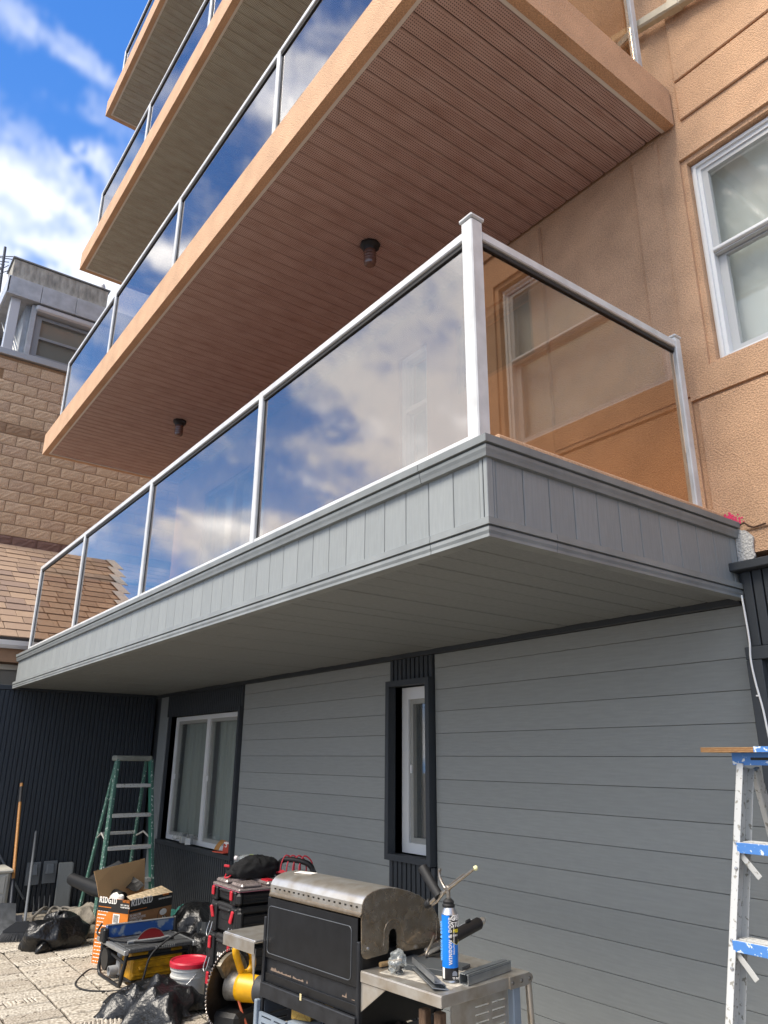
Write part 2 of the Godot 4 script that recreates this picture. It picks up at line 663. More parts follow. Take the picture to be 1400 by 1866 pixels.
func ground() -> void:
	var g := part(self, "ground", Sh.new().box(Vector3(0, -0.16, 20), Vector3(160, 0.3, 110)).mesh(), mat("grey dirt", hex("7c776f"), 0.95, 0, {"tex": "mortar", "scale": Vector3.ONE * 1.3, "bump": "fine_h", "amount": 1.0}))
	tag(g, "dusty grey ground under the yard", "", "", "structure")
	var p := part(self, "pavement", Sh.new().box(Vector3(-2.4, -0.02, 3.8), Vector3(10.7, 0.03, 7.6)).mesh(), mat("joint grit", hex("5a5248"), 0.95, 0, {"tex": "mortar", "scale": Vector3.ONE * 2.7, "bump": "speck_h", "amount": 0.6}))
	tag(p, "square paving of pale mortar smeared slabs", "", "", "structure")
	var stones := []
	for k in 4:
		stones.append(mat("slab %d" % k, [hex("d6cebf"), hex("cdc5b6"), hex("dad3c5"), hex("c8bfb0")][k], 0.9, 0, {"tex": "mortar", "scale": Vector3.ONE * (1.7 + 0.4 * k), "bump": "fine_h", "amount": 0.5}))
	for i in range(0, 26):
		for j in range(0, 11):
			var x := -7.69 + i * 0.181
			var z := 0.2 + j * 0.362
			if x > -3.2 or z > 3.4:
				continue
			var w := snappedf(0.173 + rng.randf_range(-0.006, 0.004), 0.004)
			var l := snappedf(0.348 + rng.randf_range(-0.010, 0.006), 0.004)
			part(p, "paving_slab", cube(Vector3(w, 0.022, l), 0.006), stones[rng.randi() % 4], Vector3(x, -0.001 + rng.randf_range(-0.003, 0.003), z), Basis(Vector3.UP, rng.randf_range(-0.015, 0.015)) * Basis(Vector3.RIGHT, rng.randf_range(-0.008, 0.008)))
	var rest := Sh.new()
	for i in 24:
		for j in 11:
			rest.box(Vector3(-3.165 + i * 0.181, -0.001 + rng.randf_range(-0.003, 0.003), 0.2 + j * 0.362), Vector3(0.173, 0.022, 0.348), 0.005)
	tag(part(p, "further_slabs", rest.mesh(), stones[0]), "", "", "", "stuff")
	# combed rows of dried tile adhesive left on the slabs, grit caught between the ridges
	var ribs := Sh.new()
	var dregs := Sh.new()
	for row in 10:
		var x := -7.69 + rng.randi_range(7, 22) * 0.181 + rng.randf_range(-0.02, 0.02)
		var z := rng.randf_range(0.7, 2.1)
		var n := rng.randi_range(10, 38)
		var slant := rng.randf_range(-0.35, 0.35)
		var turn := rng.randf_range(-0.03, 0.03)
		for k in n:
			if rng.randf() < 0.1:
				continue
			var b := Basis(Vector3.UP, slant + turn * k + rng.randf_range(-0.05, 0.05))
			var c := Vector3(x + rng.randf_range(-0.01, 0.01), 0.0125, z + k * 0.027)
			var len := rng.randf_range(0.09, 0.15)
			ribs.box(c, Vector3(len, 0.010, 0.014), 0.004, b)
			if rng.randf() < 0.8:
				dregs.box(c + b * Vector3(rng.randf_range(-0.01, 0.01), -0.0015, 0.0115), Vector3(len * rng.randf_range(0.5, 1.0), 0.004, 0.007), 0.0, b)
	tag(part(p, "mortar_ridges", ribs.mesh(), mat("dry adhesive", hex("dcd5c7"), 0.95, 0, {"tex": "mortar", "scale": Vector3.ONE * 2.1})), "", "", "", "stuff")
	tag(part(p, "dirt_streaks", dregs.mesh(), mat("grit", hex("575047"), 0.95)), "", "", "", "stuff")
	var dirt := Sh.new()
	for k in 420:
		var q := Vector3(rng.randf_range(-6.8, -3.4), 0.011, rng.randf_range(0.5, 2.4))
		var s := rng.randf_range(0.003, 0.012)
		dirt.box(q, Vector3(s * rng.randf_range(1, 2.4), s * 0.7, s), 0.0, Basis(Vector3.UP, rng.randf() * TAU))
	tag(part(p, "grit", dirt.mesh(), mat("pale grit", hex("7d7467"), 0.95)), "", "", "", "stuff")


# ---------------------------------------------------------------- the apartment building

var house: Node3D


func stucco() -> Material:
	return mat("stucco", hex("ebbe97"), 0.95, 0, {"tex": "stucco", "scale": Vector3.ONE * 0.6, "bump": "stucco_h", "amount": 0.48})


func charcoal() -> Material:
	return mat("charcoal", hex("33373b"), 0.55, 0, {"bump": "fine_h", "amount": 0.05, "scale": Vector3(1, 6, 6)})


func white_alu() -> Material:
	return mat("white aluminium", hex("dcdcda"), 0.38, 0, {"tex": "soft", "scale": Vector3.ONE * 1.4})


func planks(k: int) -> Material:   # grey composite, long grain along x
	var c: Color = [hex("949794"), hex("929592"), hex("959895"), hex("939693")][k % 4]
	return mat("grey plank %d" % (k % 4), c, 0.62, 0, {"tex": "board_x", "scale": Vector3.ONE * (0.83 + 0.11 * (k % 4)), "bump": "board_h", "amount": 0.05})


func boards(k: int) -> Material:   # the same, long grain upright
	var c: Color = [hex("8f9392"), hex("8d9190"), hex("919594"), hex("8e9291")][k % 4]
	return mat("grey board %d" % (k % 4), c, 0.6, 0, {"tex": "board_y", "scale": Vector3.ONE * (0.9 + 0.13 * (k % 4)), "bump": "board_hy", "amount": 0.08})


func soffit_board() -> Material:   # the same, long grain out of the wall
	return mat("grey soffit plank", hex("868a8a"), 0.6, 0, {"tex": "fine", "scale": Vector3(16, 16, 1.1), "bump": "fine_h", "amount": 0.08})


func grey_trim() -> Material:
	return mat("grey trim", hex("888c8b"), 0.55, 0, {"tex": "soft", "scale": Vector3.ONE * 0.8})


func building() -> void:
	house = thing("apartment_building", "orange stucco apartment building with stacked glass balconies and grey plank ground floor", "building")
	var slim := [-2.83, 0.985, -2.4, 2.15]
	var wide := [-7.37, 0.72, -5.44, 2.1]
	# ground floor wall with what is nailed to it
	var low := part(house, "ground_floor_wall", Sh.new().wall(-7.99, -0.02, 0.0, 2.6, -0.3, -0.012, [slim, wide]).mesh(), charcoal())
	var top := 2.252 + 0.1514
	var n := 0
	for k in 16:
		var y1 := top - k * 0.1514
		var y0 := y1 - 0.1492
		if k == 0:
			y1 = 2.352
		for seg in [[-5.385, -2.872], [-2.348, -0.021]]:
			slab(low, "siding_plank", Vector3(seg[0], y0, -0.0125), Vector3(seg[1], y1, 0.0), planks(n * 7 + k * 3), 0.0014)
			n += 1
	slab(low, "corner_board", Vector3(-7.735, 0, -0.012), Vector3(-7.47, 2.352, 0.004), boards(1), 0.003)
	var run := func(x0: float, x1: float, y0: float, y1: float) -> void:
		var c := int(round((x1 - x0) / 0.0497))
		var w := (x1 - x0) / c
		for k in c:
			slab(low, "slat", Vector3(x0 + k * w + 0.0075, y0, -0.0115), Vector3(x0 + (k + 1) * w - 0.0075, y1, 0.018), charcoal(), 0.002)
	run.call(-2.868, -2.352, 2.165, 2.352)
	run.call(-2.868, -2.352, 0.02, 0.935)
	run.call(-7.465, -5.39, 2.1, 2.352)
	run.call(-7.465, -5.39, 0.02, 0.685)
	slab(low, "soffit_trim", Vector3(-7.85, 2.354, 0.0005), Vector3(-0.021, 2.412, 0.03), charcoal(), 0.003)
	ground_window(low, slim, 1)
	ground_window(low, wide, 2)
	# upper wall
	var holes := [[0.035, 3.69, 1.35, 5.02], [-2.76, 3.6, -2.39, 4.98], [-2.02, 4.33, -1.235, 4.93], [-6.9, 2.78, -5.2, 4.9]]
	var up := part(house, "upper_wall", Sh.new().wall(-7.9, 2.6, 7.0, 17.0, -0.3, 0.0, holes).mesh(), stucco())
	part(house, "building_body", Sh.new().wall(-7.9, -0.02, 7.0, 17.0, -10.0, -0.72).mesh(), stucco())
	part(house, "roof", cube(Vector3(15.2, 0.3, 10.4), 0.02), mat("roof grey", hex("6c6c6a"), 0.9), Vector3(-0.45, 17.16, -4.95))
	for s in [[-7.9, -0.72, -7.6, -0.3], [6.7, -0.72, 7.0, -0.3]]:
		part(house, "side_wall", Sh.new().box(Vector3((s[0] + s[2]) / 2, 8.5, -0.51), Vector3(0.3, 17, 0.416)).mesh(), stucco())
	part(up, "raised_surround", Sh.new().wall(-0.13, 3.5, 7.0, 5.12, 0.0, 0.02, [[0.0, 3.672, 1.385, 5.055]]).mesh(), stucco())
	part(up, "raised_band", Sh.new().box(Vector3(3.515, 5.485, 0.008), Vector3(6.95, 0.29, 0.016), 0.006).mesh(), stucco())
	part(up, "raised_panel", Sh.new().box(Vector3(3.515, 6.7, 0.008), Vector3(6.95, 2.11, 0.016), 0.006).mesh(), stucco())
	part(up, "raised_panel", Sh.new().box(Vector3(3.45, 3.1, 0.006), Vector3(7.1, 0.77, 0.012), 0.005).mesh(), stucco())
	part(up, "raised_strip", Sh.new().box(Vector3(-1.155, 4.1, 0.008), Vector3(0.1, 2.4, 0.016), 0.006).mesh(), stucco())
	part(up, "raised_strip", Sh.new().wall(-1.1, 2.76, -0.131, 5.3, 0.0, 0.014, [[-1.1, 3.52, -0.131, 3.535], [-1.095, 3.72, -0.31, 5.3]]).mesh(), stucco())
	upper_windows(up)
	# cream downpipe sloping over the wall beside the second balcony
	var pipe := part(house, "downpipe", Sh.new().box(Vector3(0.35, 6.095, 0.07), Vector3(1.8, 0.075, 0.06), 0.012, Basis(Vector3(0, 0, 1), -0.2695)).mesh(), mat("cream pipe", hex("d9cdb4"), 0.6, 0, {"tex": "soft"}))
	part(pipe, "sleeve", Sh.new().box(Vector3(0.15, 6.15, 0.07), Vector3(0.1, 0.086, 0.07), 0.01, Basis(Vector3(0, 0, 1), -0.2695)).mesh(), mats["cream pipe"])
	# dark cladding right of the balcony with the end of its window
	var clad := part(house, "right_cladding", Sh.new().wall(0.003, 0.0, 3.0, 2.5, 0.0, 0.04, [[0.078, 1.0, 1.4, 2.07]]).mesh(), charcoal())
	slab(clad, "cladding_cap", Vector3(-0.015, 2.5, 0.0), Vector3(3.0, 2.542, 0.115), charcoal(), 0.004)
	for k in 24:
		slab(clad, "slat", Vector3(0.025 + k * 0.0515, 2.14, 0.0405), Vector3(0.069 + k * 0.0515, 2.499, 0.062), charcoal(), 0.003)
	slab(clad, "window_trim", Vector3(0.0, 0.9, 0.0405), Vector3(0.073, 2.075, 0.085), charcoal(), 0.003)
	slab(clad, "window_trim", Vector3(0.0, 2.077, 0.0405), Vector3(1.5, 2.137, 0.085), charcoal(), 0.003)
	slab(clad, "window_pane", Vector3(0.078, 1.0, 0.01), Vector3(1.4, 2.07, 0.016), pane("window glass", hex("d8e2de"), 0.05), 0.0)
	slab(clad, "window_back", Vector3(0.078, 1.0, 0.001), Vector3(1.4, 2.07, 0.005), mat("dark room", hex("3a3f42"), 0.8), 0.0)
	# broken plaster and a patch of pink marking spray at the balcony's root
	var bits := Sh.new()
	var poly := PackedVector2Array([Vector2(0.0, 2.545), Vector2(0.062, 2.545), Vector2(0.085, 2.58), Vector2(0.08, 2.62), Vector2(0.09, 2.675), Vector2(0.07, 2.70), Vector2(0.055, 2.715), Vector2(0.03, 2.722), Vector2(0.02, 2.745), Vector2(0.0, 2.74)])
	bits.prism(poly, 0.005, 0.018)
	part(up, "bare_plaster", bits.mesh(), mat("plaster", hex("e4e0d8"), 0.95, 0, {"tex": "fine", "scale": Vector3.ONE * 5, "bump": "cell_h", "amount": 0.5}))
	var crack := Sh.new().tube([Vector3(0.02, 2.747, 0.013), Vector3(0.055, 2.757, 0.013), Vector3(0.075, 2.735, 0.013), Vector3(0.1, 2.722, 0.013), Vector3(0.16, 2.728, 0.013)], 0.004, 5)
	part(up, "crack", crack.mesh(), mat("crack", hex("5a4334"), 1.0))
	var spray := Sh.new()
	var blot := PackedVector2Array()
	for k in 26:
		var a := TAU * k / 26.0
		var r := rng.randf_range(0.75, 1.15)
		blot.append(Vector2(-0.05 + cos(a) * 0.045 * r, 2.782 + sin(a) * 0.024 * r))
	spray.prism(blot, 0.0121, 0.0134)
	for k in 1100:
		var a := rng.randf() * TAU
		var r := absf(rng.randfn(0.0, 0.42))
		var q := Vector3(-0.045 + cos(a) * r * 0.085, 2.765 + absf(sin(a)) * r * 0.07 - 0.01, 0.0132)
		spray.lathe([Vector2(0, 0.0015), Vector2(rng.randf_range(0.003, 0.008), 0.0)], 6, Transform3D(Basis(Vector3.RIGHT, PI / 2), q))
	tag(part(up, "spray_paint", spray.mesh(), mat("pink spray", hex("dd3f6a"), 0.8)), "pink marking paint sprayed on the stucco", "", "", "stuff")


func curtain(parent: Node, called: String, x0: float, x1: float, y0: float, y1: float, z: float, m: Material, folds := 22.0, amp := 0.012) -> MeshInstance3D:
	var rows := []
	for j in 7:
		var row := []
		for i in 61:
			var x := lerpf(x0, x1, i / 60.0)
			var y := lerpf(y0, y1, j / 6.0)
			row.append(Vector3(x, y, z + amp * sin(x * folds * 3.0 + 1.5 * sin(x * 7.0) + y * 0.6) * (1.2 - 0.1 * j)))
		rows.append(row)
	return part(parent, called, Sh.new().sheet(rows, 0.003).mesh(), m)


func ground_window(low: Node, h: Array, panes: int) -> void:
	var wmat := white_vinyl()
	var dark := charcoal()
	var t := 0.042
	var trim := Sh.new().wall(h[0] - t, h[1] - (t if panes == 1 else 0.042), h[2] + t, h[3] + t, -0.011, 0.055 if panes == 1 else 0.04, [h] if panes == 1 else [[h[0] - t, h[1], h[2], h[3] + t]])
	var w := part(low, "window_trim", trim.mesh(), dark)
	w.set_meta("label", "dark trim of the tall slim window" if panes == 1 else "dark trim of the wide sliding window")
	part(low, "window_reveal", Sh.new().wall(h[0] - 0.01, h[1] - 0.01, h[2] + 0.01, h[3] + 0.01, -0.2, -0.0125, [h]).mesh(), dark)
	# white vinyl frame set back in the reveal
	var z := -0.075
	var holes := []
	var s := 0.05
	if panes == 1:
		holes = [[h[0] + 0.03 + s, h[1] + s + 0.02, h[2] - s, h[3] - 0.04 - s]]
	else:
		var m: float = (h[0] + h[2]) / 2
		holes = [[h[0] + s, h[1] + s, m - 0.038, h[3] - s], [m + 0.038, h[1] + s, h[2] - s, h[3] - s]]
	var f := part(low, "window_frame", Sh.new().wall(h[0] + 0.002, h[1] + 0.002, h[2] - 0.002, h[3] - 0.002, z - 0.06, z, holes).mesh(), wmat)
	for o in holes:
		part(low, "window_sash", Sh.new().wall(o[0], o[1], o[2], o[3], z - 0.05, z - 0.018, [[o[0] + 0.035, o[1] + 0.035, o[2] - 0.035, o[3] - 0.035]]).mesh(), mat("grey sash", hex("9a9a94"), 0.5))
		slab(low, "window_pane", Vector3(o[0] + 0.034, o[1] + 0.034, z - 0.04), Vector3(o[2] - 0.034, o[3] - 0.034, z - 0.035), pane("window glass", hex("d8e2de"), 0.05), 0.0)
		slab(low, "window_latch", Vector3(o[0] + 0.006, (o[1] + o[3]) / 2 - 0.03, z - 0.02), Vector3(o[0] + 0.026, (o[1] + o[3]) / 2 + 0.03, z - 0.004), wmat, 0.004)
		curtain(low, "curtain", o[0], o[2], o[1], o[3], z - 0.12, mat("brown blind", hex("655c53"), 0.9) if panes == 1 else mat("dim curtain", hex("8d958b"), 0.9), 2.0 if panes == 1 else 9.0, 0.003 if panes == 1 else 0.014)
	slab(low, "window_back", Vector3(h[0] - 0.01, h[1] - 0.01, -0.29), Vector3(h[2] + 0.01, h[3] + 0.01, -0.28), mat("room", hex("77746c"), 0.9), 0.0)


func white_vinyl() -> Material:
	return mat("white vinyl", hex("dedfde"), 0.4)


func upper_windows(up: Node) -> void:
	var wmat := white_vinyl()
	var gl := pane("window glass", hex("d8e2de"), 0.05)
	# big double hung window, plastic film behind the panes
	var h := [0.035, 3.69, 1.35, 5.02]
	part(up, "window_frame", Sh.new().wall(h[0], h[1], h[2], h[3], -0.13, -0.045, [[h[0] + 0.055, h[1] + 0.035, h[2] - 0.055, h[3] - 0.06]]).mesh(), wmat)
	part(up, "window_frame", Sh.new().wall(h[0] + 0.016, h[1] + 0.012, h[2] - 0.016, h[3] - 0.016, -0.0448, -0.03, [[h[0] + 0.034, h[1] + 0.026, h[2] - 0.034, h[3] - 0.034]]).mesh(), wmat)
	var ym := 4.385
	var sash := mat("sash", hex("b9bab9"), 0.4)
	part(up, "upper_sash", Sh.new().wall(h[0] + 0.055, ym - 0.02, h[2] - 0.055, h[3] - 0.06, -0.085, -0.055, [[h[0] + 0.09, ym + 0.025, h[2] - 0.09, h[3] - 0.09]]).mesh(), sash)
	part(up, "lower_sash", Sh.new().wall(h[0] + 0.055, h[1] + 0.035, h[2] - 0.055, ym + 0.02, -0.12, -0.09, [[h[0] + 0.1, h[1] + 0.085, h[2] - 0.1, ym - 0.03]]).mesh(), sash)
	part(up, "window_meeting_rail", cube(Vector3(1.2, 0.022, 0.03), 0.004), wmat, Vector3(0.69, ym + 0.002, -0.048))
	slab(up, "window_pane", Vector3(h[0] + 0.09, ym + 0.025, -0.072), Vector3(h[2] - 0.09, h[3] - 0.09, -0.066), gl, 0.0)
	slab(up, "window_pane", Vector3(h[0] + 0.1, h[1] + 0.085, -0.108), Vector3(h[2] - 0.1, ym - 0.03, -0.102), gl, 0.0)
	var film := Sh.new()
	var nz := FastNoiseLite.new()
	nz.seed = 4
	nz.frequency = 2.2
	nz.fractal_type = FastNoiseLite.FRACTAL_RIDGED
	nz.fractal_octaves = 3
	var rows := []
	for j in 60:
		var row := []
		for i in 60:
			var x := lerpf(0.06, 1.32, i / 59.0)
			var y := lerpf(3.72, 4.99, j / 59.0)
			row.append(Vector3(x, y, -0.155 + 0.007 * nz.get_noise_2d(x * 2.4 + y * 1.1, y * 0.5 - x * 0.3)))
		rows.append(row)
	part(up, "plastic_film", film.sheet(rows, 0.0, true).mesh(), clear_film())
	curtain(up, "curtain", 0.05, 1.335, 3.7, 5.01, -0.19, mat("pale curtain", hex("b3b8ae"), 0.9), 6.0, 0.012)
	part(up, "window_lining", Sh.new().wall(h[0], h[1], h[2], h[3], -0.3, -0.1302, [[h[0] + 0.012, h[1] + 0.012, h[2] - 0.012, h[3] - 0.012]]).mesh(), wmat)
	slab(up, "window_back", Vector3(0.0, 3.6, -0.35), Vector3(1.4, 5.1, -0.34), mat("room", hex("77746c"), 0.9), 0.0)
	for o in [[-2.76, 3.6, -2.39, 4.98, 4.46, "cool blind", "9aa9ad"], [-2.02, 4.33, -1.235, 4.93, 0.0, "tan blind", "8d7f70"], [-6.9, 2.78, -5.2, 4.9, 0.0, "curtain", "c3c8bf"]]:
		var holes := [[o[0] + 0.045, o[1] + 0.05, o[2] - 0.045, o[3] - 0.05]]
		if o[4] > 0.0:
			holes = [[o[0] + 0.045, o[1] + 0.05, o[2] - 0.045, o[4] - 0.02], [o[0] + 0.045, o[4] + 0.02, o[2] - 0.045, o[3] - 0.05]]
		elif o[2] - o[0] > 1.2:
			holes = [[o[0] + 0.045, o[1] + 0.05, (o[0] + o[2]) / 2 - 0.04, o[3] - 0.05], [(o[0] + o[2]) / 2 + 0.04, o[1] + 0.05, o[2] - 0.045, o[3] - 0.05]]
		part(up, "window_frame", Sh.new().wall(o[0], o[1], o[2], o[3], -0.12, -0.03, holes).mesh(), wmat if o[4] > 0.0 else mat("beige window", hex("a48d78"), 0.6))
		for q in holes:
			slab(up, "window_pane", Vector3(q[0], q[1], -0.08), Vector3(q[2], q[3], -0.075), gl, 0.0)
		slab(up, "window_blind", Vector3(o[0], o[1], -0.2), Vector3(o[2], o[3], -0.19), mat(o[5], hex(o[6]), 0.9), 0.0)


func clear_film() -> StandardMaterial3D:
	if not mats.has("clear film"):
		var m := StandardMaterial3D.new()
		m.resource_name = "clear film"
		m.albedo_color = Color(0.9, 0.93, 0.92, 0.12)
		m.transparency = BaseMaterial3D.TRANSPARENCY_ALPHA
		m.roughness = 0.25
		mats["clear film"] = m
	return mats["clear film"]


# ---------------------------------------------------------------- balconies

func railing(parent: Node, xs: Array, zf: float, xr: float, y0: float, y1: float, yb: float, post_w := 0.05) -> void:
	var al := white_alu()
	var dark := mat("gasket", hex("2c2a29"), 0.7)
	var tint := glass("bronze glass", hex("b8a690"), 0.20)
	var smoky := glass("smoky end glass", hex("d2b391"), 0.075)
	var corner: float = xs[0]
	for k in xs.size():
		var x: float = xs[k]
		var w := 0.066 if k == 0 else post_w
		slab(parent, "post", Vector3(x - w / 2, y0, zf - w / 2), Vector3(x + w / 2, y1 + (0.035 if k == 0 else 0.004), zf + w / 2), al, 0.005)
		if k == 0:
			slab(parent, "post_cap", Vector3(x - w / 2 - 0.008, y1 + 0.036, zf - w / 2 - 0.008), Vector3(x + w / 2 + 0.008, y1 + 0.056, zf + w / 2 + 0.008), al, 0.006)
		if k > 0:
			var a: float = x + w / 2 + 0.001
			var b: float = xs[k - 1] - (0.034 if k == 1 else w / 2 + 0.001)
			slab(parent, "top_rail", Vector3(a, y1 - 0.045, zf - 0.026), Vector3(b, y1, zf + 0.026), al, 0.005)
			slab(parent, "glazing_channel", Vector3(a, y1 - 0.068, zf - 0.014), Vector3(b, y1 - 0.046, zf + 0.014), dark, 0.002)
			slab(parent, "bottom_rail", Vector3(a, yb, zf - 0.02), Vector3(b, yb + 0.042, zf + 0.02), al, 0.004)
			slab(parent, "glass_panel", Vector3(a + 0.002, yb + 0.038, zf - 0.004), Vector3(b - 0.002, y1 - 0.06, zf + 0.004), tint, 0.0)
			slab(parent, "gasket", Vector3(a, yb + 0.0425, zf - 0.007), Vector3(a + 0.008, y1 - 0.069, zf + 0.007), dark, 0.001)
	# the two short ends back to the wall
	for side in [corner, xs[-1]]:
		var ze := 0.17
		slab(parent, "end_post", Vector3(side - 0.026, y0, ze - 0.026), Vector3(side + 0.026, y1 + 0.022, ze + 0.026), al, 0.005)
		slab(parent, "post_cap", Vector3(side - 0.032, y1 + 0.0225, ze - 0.032), Vector3(side + 0.032, y1 + 0.038, ze + 0.032), al, 0.005)
		slab(parent, "top_rail", Vector3(side - 0.026, y1 - 0.045, ze + 0.027), Vector3(side + 0.026, y1, zf - 0.034), al, 0.005)
		slab(parent, "glazing_channel", Vector3(side - 0.014, y1 - 0.068, ze + 0.027), Vector3(side + 0.014, y1 - 0.046, zf - 0.034), dark, 0.002)
		slab(parent, "glass_panel", Vector3(side - 0.004, y0 + 0.055, ze + 0.028), Vector3(side + 0.004, y1 - 0.06, zf - 0.035), smoky, 0.0)


func lower_balcony() -> void:
	var b := part(house, "balcony", Sh.new().box(Vector3(-3.935, 2.575, 0.87), Vector3(7.83, 0.31, 1.69)).mesh(), mat("slab", hex("35332f"), 0.9))
	b.set_meta("label", "lowest balcony with grey board edge and grey plank underside")
	part(b, "deck_floor", cube(Vector3(7.7, 0.02, 1.6), 0.004), mat("red deck paint", hex("8a4a3c"), 0.8, 0, {"tex": "blot"}), Vector3(-3.95, 2.742, 0.82))
	# grey boards on the edge
	var x := -0.042
	var k := 0
	while x > -7.84:
		var w := 0.1475 if k > 0 else 0.147
		var xe := maxf(x - w, -7.84)
		slab(b, "fascia_board", Vector3(xe + 0.002, 2.43, 1.721), Vector3(x - 0.0015, 2.70, 1.738), boards(k * 5 + 1), 0.002)
		x = xe
		k += 1
	var z := 1.695
	while z > 0.06:
		var ze := maxf(z - 0.1475, 0.014)
		slab(b, "fascia_board", Vector3(-0.0175, 2.43, ze + 0.002), Vector3(-0.002, 2.70, z - 0.0015), boards(k * 5 + 2), 0.002)
		z = ze
		k += 1
	for q in [[-0.0385, 1.722, -0.021, 1.744], [-0.0165, 1.712, 0.003, 1.744], [-0.0165, 1.698, 0.001, 1.709]]:
		slab(b, "corner_trim", Vector3(q[0], 2.43, q[1]), Vector3(q[2], 2.70, q[3]), boards(2), 0.002)
	# stepped mouldings along the top and the bottom, butted with hairline joints
	var crown := [Vector2(0.0, 2.682), Vector2(0.018, 2.684), Vector2(0.021, 2.698), Vector2(0.026, 2.712), Vector2(0.027, 2.7235), Vector2(0.018, 2.7245), Vector2(0.018, 2.732), Vector2(0.034, 2.733), Vector2(0.036, 2.762), Vector2(-0.05, 2.766), Vector2(-0.05, 2.745), Vector2(0.0, 2.74)]
	var base := [Vector2(0.0, 2.447), Vector2(0.024, 2.446), Vector2(0.027, 2.418), Vector2(0.014, 2.4165), Vector2(0.014, 2.411), Vector2(0.022, 2.410), Vector2(0.024, 2.396), Vector2(0.020, 2.384), Vector2(0.022, 2.372), Vector2(-0.03, 2.372), Vector2(-0.03, 2.385), Vector2(0.0, 2.39)]
	for prof in [crown, base]:
		var cut: float = -0.36 if prof == crown else -0.3
		var zc: float = 0.0 if prof == crown else 1.4
		var called := "crown_moulding" if prof == crown else "base_moulding"
		part(b, called, Sh.new().sweep(prof, [Vector3(-7.85, 0, 1.739), Vector3(-7.0, 0, 1.739)]).mesh(), grey_trim())
		part(b, called, Sh.new().sweep(prof, [Vector3(-6.997, 0, 1.739), Vector3(-3.4, 0, 1.739)]).mesh(), grey_trim())
		part(b, called, Sh.new().sweep(prof, [Vector3(-3.397, 0, 1.739), Vector3(cut - 0.0015, 0, 1.739)]).mesh(), grey_trim())
		if zc == 0.0:
			part(b, called, Sh.new().sweep(prof, [Vector3(cut + 0.0015, 0, 1.739), Vector3(-0.002, 0, 1.739), Vector3(-0.002, 0, 0.016)]).mesh(), grey_trim())
		else:
			part(b, called, Sh.new().sweep(prof, [Vector3(cut + 0.0015, 0, 1.739), Vector3(-0.002, 0, 1.739), Vector3(-0.002, 0, zc + 0.001)]).mesh(), grey_trim())
			part(b, called, Sh.new().sweep(prof, [Vector3(-0.002, 0, zc - 0.001), Vector3(-0.002, 0, 0.016)]).mesh(), grey_trim())
	for i in 52:
		var xa := -0.035 - i * 0.1505
		var o := slab(b, "soffit_plank", Vector3(xa - 0.1425, 2.387, 0.034), Vector3(xa, 2.402, 1.706), soffit_board(), 0.004)
		o.position.y += rng.randf_range(-0.002, 0.003)
		o.rotation.z = rng.randf_range(0.004, 0.02)
	# orange stucco kerb that the side pane stands on
	slab(b, "kerb", Vector3(-0.13, 2.753, 0.03), Vector3(-0.03, 2.822, 1.64), stucco(), 0.008)
	railing(b, [-0.1, -1.99, -3.9, -5.785, -7.61], 1.675, -0.1, 2.767, 3.795, 2.79)


